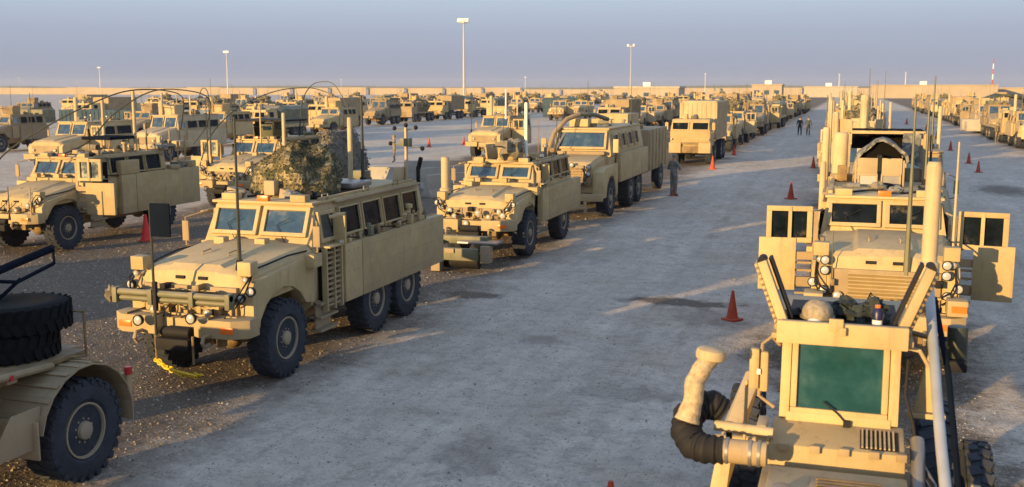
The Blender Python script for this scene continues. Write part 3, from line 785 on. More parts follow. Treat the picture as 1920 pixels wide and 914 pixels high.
        k = MB(); k.box(-0.98, -0.90, 2.9, L - 0.3, zt, zt + 0.05); k.box(0.90, 0.98, 2.9, L - 0.3, zt, zt + 0.05); k.build('roof_rail', paint, T, 0.005)
    if junk: clutter(T, -0.8, 0.8, 4.2 if turret else 3.0, L - 0.4, zt, junk, seed + 3)
    if turret == 'gun': gun_shield(T, (0, 3.6, zt), lod=lod, m=paint, rot=q.uniform(0, 0.5))
    for wp in whips: whip(T, *wp)
    if lod == 2:
        qd = random.Random(seed + 91)
        for s_ in (-1, 1):
            for i in range(9):
                y = qd.uniform(2.7, L - 0.4); z = qd.uniform(2.0, 2.1); m = MB(); a_ = qd.uniform(0.05, 0.16); c_ = qd.uniform(0.06, 0.3); h_ = qd.uniform(0.03, 0.10)
                m.box(s_ * 1.08, s_ * (1.08 + a_), y, y + c_, z - 0.06, z - 0.06 + h_); m.build('bracket', qd.choice((paint, TAN3, CHASSIS, BLK, CANVAS)), T, 0.008)
            m = MB(); yy = 3.4
            while yy < L - 0.2:
                m.box(s_ * (1.1 - 0.02), s_ * (1.1 + 0.012), yy, yy + 0.035, 2.03, 2.06); yy += 0.16
            tag(m.build('bolt_heads', CHASSIS, T), kind='stuff')
            m = MB(); m.tube([(s_ * 1.12, 3.2, 2.08), (s_ * 1.16, 4.0, 1.99), (s_ * 1.13, 4.9, 2.07), (s_ * 1.16, 5.7, 1.99), (s_ * 1.12, L - 0.2, 2.08)], 0.016, 6); m.build('strap', BLK, T)
            m = MB(); m.box(s_ * 0.62, s_ * 0.66, 0.62, 2.2, (hz[0] + hz[1]) / 2 - 0.1, (hz[0] + hz[1]) / 2 - 0.09); m.build('hood_seam', CHASSIS, T)
        for i in range(10):
            x = qd.uniform(-0.85, 0.8); z = qd.uniform(1.2, hz[0] - 0.3); m = MB(); m.box(x, x + qd.uniform(0.04, 0.16), 0.14 - qd.uniform(0, 0.08), 0.3, z, z + qd.uniform(0.03, 0.12)); m.build('nose_fitting', qd.choice((paint, CHASSIS, BLK, OLIVE)), T, 0.006)
        for i in range(3):
            x = qd.uniform(-0.8, 0.7); m = MB(); m.tube([(x, 0.16, 1.2), (x + 0.12, 0.02, 1.08), (x + 0.2, 0.0, 1.3), (x + 0.3, 0.2, 1.5)], 0.012, 6); m.build('hose', BLK, T)
        for i in range(4):
            x = -0.9 + 0.5 * i; m = MB(); m.box(x, x + 0.02, -0.175, 0.3, 1.221, 1.25); m.build('bumper_seam', CHASSIS, T)
    # rear
    k = MB(); k.box(-0.55, 0.55, L, L + 0.06, 1.0, 2.4); k.build('rear_door', paint, T, bv)
    return T
# ------------------------------------------------------------------ tall mine-clearing truck with arm (six wheels)
def arm_truck():
    T = thing('clearance_truck', "tall slab-sided mine clearance truck with a bent arm and one wide windscreen", 'armoured truck')
    L = 8.4
    k = MB()
    k.prism([(-1.0, 1.2), (-0.5, 0.75), (0.5, 0.75), (1.0, 1.2), (1.15, 2.3), (-1.15, 2.3)], 'y', 1.9, L)
    k.frust((-1.15, 1.15, 1.9, L), 2.302, (-0.98, 0.98, 2.2, L - 0.1), 3.22)
    k.box(-1.02, 1.02, 2.1, L - 0.2, 3.22, 3.28)
    k.build('hull', TAN, T, 0.012)
    v = Vector((0, 0.3, 0.9)).normalized()
    pane(T, (0, 1.98, 2.84), (1, 0, 0), v, 1.92, 0.74, GLB, TAN, 0.09, 0.08, name='windscreen')
    k = MB()
    def sec(y, t, h): return [(-h, y, 1.0), (h, y, 1.0), (h, y, t - 0.15), (h - 0.12, y, t), (-h + 0.12, y, t), (-h, y, t - 0.15)]
    k.loft([sec(0.15, 2.0, 0.86), sec(0.28, 2.12, 0.9), sec(1.9, 2.34, 0.98)]); k.build('hood', TAN, T, 0.01)
    k = MB(); k.box(-0.55, 0.55, 0.05, 0.2, 1.15, 2.0); k.build('grille_frame', TAN3, T, 0.02)
    for i in range(7):
        k = MB(); k.box(-0.48, 0.48, 0.02, 0.07, 1.25 + i * 0.1, 1.3 + i * 0.1); k.build('slat', CHASSIS, T)
    for x, z in ((-0.32, 2.0), (0.12, 2.02), (0.75, 1.7), (-0.3, 1.02), (0.75, 1.95)): lamp(T, (x, -0.02, z), 0.1, body=BLK)
    for s_ in (-1, 1):
        arch = [(1.5 + math.cos(a) * 0.84, 0.72 + math.sin(a) * 0.84) for a in [R(t) for t in (5, 35, 65, 90, 115, 145, 175)]]
        k = MB(); k.prism([(0.1, 0.8), (0.15, 1.75), (0.6, 1.9), (2.6, 1.95), (2.6, 0.72)] + arch + [(0.5, 0.8)], 'x', s_ * 0.87, s_ * 1.28); k.build('fender', TAN, T, 0.015)
    k = MB(); k.box(-1.28, 1.28, -0.12, 0.12, 0.72, 0.98); k.box(-0.7, -0.6, -0.1, 0.02, 0.3, 0.74); k.box(0.6, 0.7, -0.1, 0.02, 0.3, 0.74); k.box(-0.75, 0.75, -0.12, 0.04, 0.42, 0.52); k.build('bumper', TAN, T, 0.015)
    k = MB()
    for s_ in (-0.42, 0.42): k.box(s_ - 0.06, s_ + 0.06, 0.2, L, 0.8, 1.0)
    for ay in (1.5, 5.3, 6.9): k.cyl((-1.0, ay, 0.7), (1.0, ay, 0.7), 0.1, n=10); k.ball((0, ay, 0.7), 0.26, 0.24, 0.24, 10, 6)
    k.build('chassis', CHASSIS, T)
    for ay in (1.5, 5.3, 6.9):
        for s_ in (-1, 1): wheel(T, s_ * 1.05, ay, r=0.7, wd=0.44, lod=2)
    for s_ in (-1, 1):
        for a, c in ((2.75, 5.0), (5.03, 8.4)):
            k = MB(); k.box(s_ * 1.16, s_ * 1.36, a, c, 1.2, 2.28); k.build('side_panel', TAN, T, 0.012)
        for i in range(4):
            yy = 2.9 + i * 1.3
            pane(T, (s_ * 1.10, yy, 2.76), (0, s_ * 1.0, 0), Vector((-s_ * 0.19, 0, 1)).normalized(), 1.0, 0.6, GLD, TAN, 0.07, 0.08)
        k = MB(); k.tube([(s_ * 1.1, 1.9, 2.2), (s_ * 1.4, 1.6, 2.3), (s_ * 1.4, 1.6, 2.9)], 0.02, 6); a = k.build('mirror_arm', BLK, T)
        k = MB(); k.box(s_ * 1.3, s_ * 1.5, 1.56, 1.64, 2.4, 2.9); k.build('mirror', TAN, a, 0.01)
    for x, z in ((-0.62, 1.35), (0.6, 1.4), (0.15, 1.1)): lamp(T, (x, -0.04, z), 0.07, body=BLK, name='spot_lamp')
    k = MB(); k.box(0.62, 0.84, 0.0, 0.14, 1.25, 1.62); k.build('nose_box', CHASSIS, T, 0.02)
    k = MB(); k.tube([(0.5, 0.0, 1.9), (0.7, -0.08, 1.6), (0.55, -0.06, 1.3), (0.2, -0.05, 1.2)], 0.025, 6); k.build('hose', BLK, T)
    k = MB(); k.box(-0.95, 0.95, 1.6, 1.95, 2.3, 2.42); k.build('cowl', TAN3, T, 0.015)
    # folded arm on the left of the cab: rises, bends over the roof
    k = MB(); k.tube([(-1.25, 1.5, 1.9), (-1.2, 1.55, 2.5), (-1.05, 1.8, 3.1), (-0.7, 2.3, 3.6), (-0.35, 2.9, 3.78)], 0.095, 10); k.build('arm', TAN3, T)
    k = MB(); k.tube([(-0.35, 2.9, 3.78), (0.1, 3.6, 3.75), (0.4, 4.6, 3.55)], 0.085, 10); k.build('arm_boom', OLIVE, T)
    k = MB(); k.cyl((-1.0, 1.7, 2.4), (-0.6, 2.2, 3.3), 0.05, n=8); k.build('hydraulic_ram', STEEL, T)
    k = MB(); k.box(-0.75, 0.0, 2.9, 3.5, 3.3, 3.6); k.build('arm_mount', TAN, T, 0.03)
    clutter(T, -0.7, 0.9, 3.2, 7.6, 3.29, 9, 11, 0.2, 0.55)
    whip(T, (-1.2, 0.2, 1.0), 2.6, 0.025, CHASSIS); whip(T, (0.9, 6.8, 3.3), 1.6, 0.02); whip(T, (-0.9, 6.5, 3.3), 1.8)
    return T

# ------------------------------------------------------------------ cab-over cargo truck
def cargo_truck(name, label, lod=2, box='container', L=9.4, cab_w=1.25, group=None, seed=0, axles=(1.5, 3.1, 6.6, 8.1), paint=TAN, boxm=TAN2, top=4.0):
    T = thing(name, label, 'cargo truck', group=group); bv = 0.015 if lod == 2 else 0
    w_ = cab_w
    k = MB()
    k.hexa([(-w_, 0.10, 1.15), (w_, 0.10, 1.15), (w_, 2.1, 1.15), (-w_, 2.1, 1.15), (-w_, 0.0, 2.05), (w_, 0.0, 2.05), (w_, 2.1, 2.05), (-w_, 2.1, 2.05)])
    k.hexa([(-w_, 0.0, 2.052), (w_, 0.0, 2.052), (w_, 2.1, 2.052), (-w_, 2.1, 2.052), (-w_ * 0.93, 0.28, 2.85), (w_ * 0.93, 0.28, 2.85), (w_ * 0.93, 2.1, 2.85), (-w_ * 0.93, 2.1, 2.85)])
    k.build('cab', paint, T, bv)
    v = Vector((0, 0.28, 0.8)).normalized()
    for s_ in (-1, 1): pane(T, (s_ * w_ * 0.5, 0.09, 2.42), (1, 0, 0), v, w_ * 0.86, 0.56, GLD, paint, 0.06, 0.05, name='windscreen', bevel=0)
    for s_ in (-1, 1):
        k = MB(); k.box(s_ * 0.55, s_ * w_ * 1.04, -0.12, 0.6, 0.75, 1.4); k.build('corner_guard', paint, T, bv)
        pane(T, (s_ * w_ * 0.97, 1.1, 2.42), (0, s_ * 1.0, 0), Vector((-s_ * 0.1, 0, 1)).normalized(), 0.8, 0.55, GLD, paint, 0.05, 0.04, name='window', bevel=0)
    k = MB(); k.box(-0.56, 0.56, -0.02, 0.3, 0.75, 1.16); k.box(-0.55, 0.55, -0.03, 0.1, 1.3, 1.42); k.build('bumper', CHASSIS, T, bv)
    for s_ in (-1, 1): lamp(T, (s_ * (w_ - 0.1), -0.06, 1.62), 0.07, body=paint)
    k = MB()
    for s_ in (-0.42, 0.42): k.box(s_ - 0.07, s_ + 0.07, 0.2, L, 0.85, 1.1)
    for ay in axles: k.cyl((-1.0, ay, 0.65), (1.0, ay, 0.65), 0.1, n=8)
    k.box(-0.9, 0.9, 2.1, 3.4, 1.1, 1.5)
    k.build('chassis', CHASSIS, T)
    for ay in axles:
        for s_ in (-1, 1): wheel(T, s_ * (w_ - 0.22), ay, lod=min(lod, 1) if lod < 2 else 2, r=0.66)
    k = MB(); k.box(-0.9, -0.5, 2.2, 2.6, 1.5, 3.0); k.build('air_cleaner', paint, T, bv)
    k = MB(); k.box(0.5, 0.95, 2.15, 3.2, 1.3, 2.1); k.build('engine_cover', CHASSIS, T, bv)
    k = MB(); k.ball((0.1, 1.2, 2.95), 0.25, 0.3, 0.18, 10, 6, amp=0.5); k.build('kit_bag', CANVAS, T)
    k = MB(); k.box(-0.55, -0.3, 0.7, 1.2, 2.85, 3.15); k.build('roof_box', paint, T, bv)
    if box == 'container':
        k = MB(); k.box(-1.22, 1.22, 3.5, L, 1.42, top); k.build('container', boxm, T, bv)
        for i in range(int((L - 3.7) / 0.4)):
            for s_ in (-1, 1):
                k = MB(); k.box(s_ * 1.221, s_ * 1.25, 3.7 + i * 0.4, 3.88 + i * 0.4, 1.6, top - 0.12); k.build('wall_rib', boxm, T)
        if lod == 2:
            for i in range(8):
                k = MB(); k.box(-1.12 + i * 0.3, -0.98 + i * 0.3, 3.47, 3.5, 1.6, top - 0.15); k.build('wall_rib', boxm, T)
        k = MB()
        for x in (-1.22, 1.1):
            for z in (1.42, top - 0.12): k.box(x, x + 0.12, 3.46, 3.56, z, z + 0.12)
        k.build('corner_casting', TAN3, T)
    elif box == 'flat':
        k = MB(); k.box(-1.2, 1.2, 2.5, L, 1.2, 1.4); k.box(-1.2, 1.2, 2.5, 2.6, 1.4, 2.9); k.build('flat_bed', paint, T, bv)
        clutter(T, -0.9, 0.9, 3.0, L - 0.5, 1.4, 6, seed, 0.5, 1.2)
    else:
        k = MB()
        def sq(y, z): return [(-1.2, y, 1.5), (1.2, y, 1.5), (1.22, y, z - 0.3), (0.9, y, z), (-0.9, y, z), (-1.22, y, z - 0.3)]
        k.loft([sq(2.6, top - 0.4), sq(3.2, top - 0.1), sq(5.5, top - 0.2), sq(L, top - 0.1)]); k.build('canvas_cover', OLIVE, T, bv)
        k = MB(); k.box(-1.21, 1.21, 2.55, L, 1.2, 1.5); k.build('flat_bed', paint, T, bv)
    for s_ in (-1, 1):
        k = MB(); k.tube([(s_ * w_, 0.1, 2.0), (s_ * (w_ + 0.22), -0.1, 2.1), (s_ * (w_ + 0.22), -0.1, 2.7)], 0.02, 5); m_ = k.build('mirror_arm', paint, T)
        k = MB(); k.box(s_ * (w_ + 0.12), s_ * (w_ + 0.3), -0.1, -0.04, 2.2, 2.65); k.build('mirror', paint, m_)
    return T

# ------------------------------------------------------------------ near right: one-seat mine detection vehicle seen from above its hood
def detection_vehicle():
    T = thing('mine_detection_vehicle', "narrow one-seat mine detection vehicle with green windscreen and bent intake pipe, nearest on the right", 'armoured vehicle', (0, 0, 0))
    y0 = 7.9
    # cab
    k = MB()
    k.hexa([(-0.46, 7.78, 1.2), (0.44, 7.78, 1.2), (0.52, 9.5, 1.2), (-0.54, 9.5, 1.2), (-0.40, 7.98, 2.94), (0.40, 7.98, 2.94), (0.47, 9.4, 2.94), (-0.47, 9.4, 2.94)])
    k.build('cab', TAN, T, 0.012)
    v = Vector((0, 0.09, 0.6)).normalized()
    pane(T, (0, 7.90, 2.675), (1, 0, 0), v, 0.69, 0.575, GLG, TAN, 0.045, 0.06, name='windscreen', bevel=0.008)
    k = MB()
    for s_ in (-1, 1): k.obox((s_ * 0.385, 7.925, 2.66), ((1, 0, 0), v, (0, -1, 0.1)), (0.035, 0.31, 0.05))
    k.obox((0, 7.87, 2.365), ((1, 0, 0), v, (0, -1, 0.1)), (0.37, 0.035, 0.05))
    k.build('windscreen_surround', TAN, T, 0.006)
    k = MB(); k.tube([(0.06, 7.80, 2.36), (0.0, 7.82, 2.42), (-0.11, 7.84, 2.50)], 0.007, 6); k.box(0.04, 0.09, 7.78, 7.83, 2.33, 2.38); k.build('wiper', BLK, T)
    # roof tray with front lip
    k = MB(); k.box(-0.46, 0.46, 7.80, 7.86, 2.93, 3.10); k.build('roof_lip', TAN, T, 0.012)
    k = MB(); k.box(-0.50, 0.50, 7.865, 9.4, 2.945, 2.99); k.build('roof', TAN3, T, 0.01)
    k = MB(); k.box(-0.09, 0.01, 7.775, 7.80, 3.05, 3.14); k.box(-0.02, 0.03, 7.76, 7.79, 3.02, 3.08); k.build('roof_latch', TAN, T, 0.004)
    k = MB(); k.box(-0.40, 0.40, 7.9, 8.9, 2.992, 3.05); k.build('roof_mat', BLK, T, 0.006)
    # raised hatch flaps, V-shaped
    for s_ in (-1, 1):
        base = Vector((s_ * 0.42, 7.95, 3.06)); top = Vector((s_ * 0.60, 8.05, 3.50))
        d = (top - base).normalized(); n_ = Vector((0, 1, 0))
        k = MB(); k.obox((base + top) / 2 + Vector((0, 0.0, 0)), (d, n_, d.cross(n_)), ((top - base).length / 2, 0.05, 0.035))
        k.obox((base + top) / 2 + Vector((s_ * 0.05, 0.14, -0.03)), (d, n_, d.cross(n_)), ((top - base).length / 2, 0.12, 0.012))
        fl = k.build('hatch_flap', TAN, T, 0.008)
        k = MB()
        for i in range(11):
            c = base + (top - base) * ((i + 0.5) / 11) + Vector((s_ * 0.04, -0.055, -0.03)); k.cyl(c, c + Vector((0, -0.012, 0)), 0.012, n=6)
        k.build('bolt_row', CHASSIS, fl)
        k = MB(); k.obox((base + top) / 2 + Vector((-s_ * 0.055, 0.10, 0.02)), (d, n_, d.cross(n_)), ((top - base).length / 2, 0.07, 0.012)); k.build('rubber_seal', BLK, fl, 0.004)
        k = MB(); k.cyl(top + Vector((0, -0.04, 0)), top + Vector((0, 0.12, 0)), 0.035, n=10); k.build('flap_stop', BLK, fl)
        k = MB(); k.cyl(base + Vector((s_ * 0.04, -0.09, -0.02)), base + Vector((s_ * 0.04, 0.1, -0.02)), 0.025, n=8); k.build('hinge', TAN3, fl)
    # stepped hood in front of the windscreen
    k = MB()
    k.hexa([(-0.47, 7.45, 2.02), (0.47, 7.45, 2.02), (0.47, 7.85, 2.02), (-0.47, 7.85, 2.02), (-0.47, 7.47, 2.265), (0.46, 7.47, 2.265), (0.46, 7.86, 2.35), (-0.46, 7.86, 2.35)])
    k.build('scuttle', TAN, T, 0.015)
    sz_ = lambda y: 2.265 + (y - 7.47) * 0.218
    def slab(x0, x1, y0, y1, a, c): return [(x0, y0, sz_(y0) + a), (x1, y0, sz_(y0) + a), (x1, y1, sz_(y1) + a), (x0, y1, sz_(y1) + a), (x0, y0, sz_(y0) + c), (x1, y0, sz_(y0) + c), (x1, y1, sz_(y1) + c), (x0, y1, sz_(y1) + c)]
    for i in range(8):
        k = MB(); x = 0.17 + i * 0.03; k.hexa(slab(x, x + 0.012, 7.52, 7.76, 0.004, 0.014)); k.build('louvre', TAN2, T)
    k = MB(); k.hexa(slab(0.16, 0.42, 7.51, 7.77, -0.01, 0.004)); k.build('vent_recess', BLK, T)
    for x in (-0.4, -0.18, 0.02, 0.22, 0.4):
        k = MB(); k.box(x, x + 0.07, 7.43, 7.47, 2.23, 2.285); k.build('hinge', TAN3, T, 0.004)
    k = MB()
    k.box(-0.50, 0.48, 4.6, 7.44, 1.3, 2.12); k.build('hood', TAN, T, 0.03)
    k = MB(); k.box(-0.44, 0.42, 6.3, 7.28, 2.121, 2.17); k.build('hood_cover', TAN2, T, 0.012)
    k = MB(); k.box(-0.16, 0.34, 6.45, 7.12, 2.171, 2.185); k.build('hood_panel', TAN3, T, 0.006)
    for i in range(10):
        k = MB(); k.box(-0.12, 0.30, 6.5 + i * 0.06, 6.535 + i * 0.06, 2.186, 2.195); k.build('louvre', CHASSIS, T)
    k = MB(); k.cyl((-0.33, 6.75, 2.17), (-0.33, 6.75, 2.23), 0.06, n=14); k.build('filler_cap', STEEL, T, 0.005)
    # intake pipe: horizontal, ribbed elbow, leaning stack with round cap
    k = MB(); k.tube([(-0.46, 7.2, 2.27), (-0.82, 7.2, 2.27)], 0.086, 20); k.build('air_pipe', TAN3, T)
    for x in (-0.50, -0.56, -0.72):
        k = MB(); k.cyl((x, 7.2, 2.27), (x - 0.022, 7.2, 2.27), 0.093, n=20); k.build('hose_clamp', STEEL, T)
    el = [(-0.76, 7.2, 2.27), (-0.87, 7.2, 2.265), (-0.97, 7.24, 2.27), (-1.04, 7.32, 2.33), (-1.045, 7.42, 2.42), (-0.98, 7.5, 2.48), (-0.89, 7.55, 2.49), (-0.82, 7.58, 2.44)]
    k = MB(); fine = []
    for a, c in zip(el[:-1], el[1:]):
        for t in range(8): fine.append(Vector(a).lerp(Vector(c), t / 8))
    fine.append(Vector(el[-1]))
    k.tube(fine, [0.094 + 0.012 * math.sin(math.pi * i / len(fine)) + (0.008 if i % 4 < 2 else -0.003) for i in range(len(fine))], 20); k.build('elbow_hose', BLK, T, ang=20)
    st_ = [at(1288, 790, 7.32), at(1300, 750, 7.36), at(1303, 715, 7.4), at(1318, 690, 7.44), at(1333, 668, 7.5)]; fine = []
    for a, c in zip(st_[:-1], st_[1:]):
        for t in range(9): fine.append(Vector(a).lerp(Vector(c), t / 9))
    fine.append(st_[-1]); rj = random.Random(2)
    k = MB(); k.tube(fine, [0.090 - 0.02 * min(1, i / 8) + rj.uniform(-0.0025, 0.003) for i in range(len(fine))], 20)
    k.v = [tuple(Vector(p) * 1.0 + Vector((1, 1, 1)) * 0.004 * noise.noise(Vector(p) * 24)) for p in k.v]
    k.build('intake_stack', WRAP, T, ang=60)
    k = MB(); k.lathe(at(1332, 676, 7.5), (0.1, 0.04, 1), [(0.085, 0), (0.108, 0.015), (0.112, 0.05), (0.105, 0.08), (0.08, 0.095), (0.001, 0.10)], 22); k.build('intake_cap', PIPE, T)
    k = MB(); k.cyl((-0.44, 7.5, 2.33), (-0.86, 7.5, 2.35), 0.04, n=12); k.build('pipe', PIPE, T)
    k = MB(); k.box(-0.95, -0.5, 7.55, 7.6, 2.1, 2.15); k.box(-0.78, -0.74, 7.56, 7.62, 2.1, 2.35); k.build('pipe_bracket', BLK, T)
    # left mirror on its frame
    k = MB(); k.tube([(-0.44, 7.95, 2.88), (-0.50, 7.9, 2.95), (-0.56, 7.85, 2.90), (-0.575, 7.85, 2.5), (-0.46, 7.85, 2.42)], 0.014, 8); mr = k.build('mirror_arm', TAN3, T)
    k = MB(); k.box(-0.65, -0.575, 7.80, 7.87, 2.56, 2.87); k.build('mirror', TAN, mr, 0.02)
    k = MB(); k.box(-0.57, -0.51, 7.81, 7.87, 2.54, 2.85); k.build('mirror', TAN, mr, 0.02)
    k = MB(); k.box(-0.59, -0.565, 7.79, 7.8, 2.68, 2.72); k.build('mirror_clamp', WHITE, mr)
    k = MB(); k.box(-0.56, -0.49, 7.5, 7.75, 2.25, 2.38); k.build('step_box', TAN2, T, 0.01)
    k = MB(); k.hexa([(-0.98, 8.3, 1.5), (-0.84, 8.3, 1.5), (-0.84, 9.3, 1.8), (-0.98, 9.3, 1.8), (-0.92, 8.3, 1.9), (-0.80, 8.3, 1.9), (-0.64, 9.1, 2.35), (-0.78, 9.1, 2.35)]); k.build('side_plate', TAN2, T, 0.015)
    k = MB(); k.tube([(-0.45, 8.3, 2.0), (-0.95, 8.3, 1.98)], 0.03, 8); k.tube([(-0.7, 8.2, 2.0), (-0.7, 8.25, 2.5)], 0.014, 6); k.build('side_rail', TAN, T)
    # lower body left
    k = MB(); k.box(-0.98, -0.72, 6.7, 7.0, 0.9, 1.9); k.box(-0.72, -0.5, 6.6, 7.3, 0.9, 1.5); k.build('frame_post', TAN, T, 0.02)
    k = MB(); k.ball((-0.62, 6.9, 1.75), 0.16, 0.2, 0.14, 12, 8, amp=0.6); k.build('drive_unit', RUST, T)
    # right-hand clutter
    k = MB(); k.tube([at(1741, 520, 8.7), at(1749, 640, 8.1), at(1758, 760, 7.5), at(1766, 850, 7.05), at(1781, 990, 6.5)], 0.037, 14); k.build('folded_arm', GALV, T)
    k = MB(); k.tube([at(1752, 560, 8.8), at(1778, 700, 8.2), at(1792, 850, 7.5), at(1800, 950, 7.1)], 0.022, 10); k.build('hydraulic_line', NAVY, T)
    mast(T, at(1741, 505, 9.1), 0.88, 0.062)
    k = MB(); k.cyl(at(1794, 670, 8.6), at(1796, 612, 8.6), 0.075, n=16); k.build('air_canister', DKG, T, 0.01)
    k = MB(); p = at(1795, 676, 8.55); k.box(p.x - 0.08, p.x + 0.07, p.y - 0.05, p.y + 0.08, p.z - 0.09, p.z); k.build('mirror', BLK, T, 0.02)
    k = MB(); k.tube([(0.5, 8.6, 2.9), (0.7, 8.6, 2.86), at(1775, 660, 8.6), at(1792, 640, 8.6)], 0.022, 8); k.build('mirror_arm', CHASSIS, T)
    p = at(1720, 700, 8.3)
    k = MB(); k.hexa([(p.x - 0.02, 8.3, 2.35), (p.x + 0.16, 8.3, 2.35), (p.x + 0.16, 8.34, 2.35), (p.x - 0.02, 8.34, 2.35), (p.x + 0.07, 8.3, 2.8), (p.x + 0.14, 8.3, 2.85), (p.x + 0.14, 8.34, 2.85), (p.x + 0.07, 8.34, 2.8)]); k.build('gusset', TAN, T, 0.008)
    k = MB(); k.box(0.5, 0.78, 8.28, 8.36, 2.30, 2.34); k.build('bracket', TAN, T, 0.006)
    k = MB(); k.tube([(0.43, 8.0, 2.92), (0.55, 7.98, 2.9), (0.62, 8.0, 2.78)], 0.016, 8); k.build('hose', PIPE, T)
    k = MB(); k.tube([(0.47, 7.9, 2.85), (0.46, 7.85, 2.6), (0.52, 7.8, 2.4), (0.55, 7.7, 2.2)], 0.013, 8); k.build('hose', BLK, T)
    k = MB(); k.cyl((0.55, 7.2, 1.95), (0.55, 7.75, 2.3), 0.05, n=14); k.build('cylinder', STEEL, T, 0.005)
    k = MB(); k.box(0.46, 0.66, 6.0, 8.2, 1.1, 1.9); k.build('side_box', CHASSIS, T, 0.02)
    for i in range(5):
        k = MB(); k.tube([(0.5 + 0.04 * i, 7.9, 2.25 - 0.1 * i), (0.66, 7.4 - 0.2 * i, 2.1), (0.6 + 0.03 * i, 6.9, 2.0), (0.62, 6.3, 1.95 - 0.05 * i)], 0.011, 6); k.build('hose', BLK if i % 2 else STEEL, T)
    k = MB(); k.box(0.86, 0.92, 7.2, 7.5, 1.9, 2.2); k.build('bracket', TAN, T, 0.008)
    for yy in (6.9, 7.5):
        k = MB(); k.cyl((0.5, yy, 2.03), (0.85, yy, 2.03), 0.018, n=8); k.build('cross_bar', STEEL, T)
    wheel(T, 0.93, 7.6, r=0.5, lod=2, wd=0.15, z=1.86); wheel(T, -1.02, 5.3, r=0.66, lod=2, wd=0.34); wheel(T, 1.02, 12.2, lod=2, wd=0.34, r=0.66); wheel(T, -1.02, 12.2, lod=2, wd=0.34, r=0.66)
    k = MB(); k.prism([(8.4, 0.9), (9.2, 1.3), (12.9, 1.4), (12.9, 0.9)], 'x', -0.5, 0.5); k.build('rear_frame', TAN3, T, 0.02)
    k = MB(); k.tube([(0.75, 7.2, 2.05), (0.9, 7.0, 2.12), (1.1, 7.05, 2.08), (1.22, 7.1, 1.92)], 0.005, 5); k.build('wire', BLK, T)
    return T

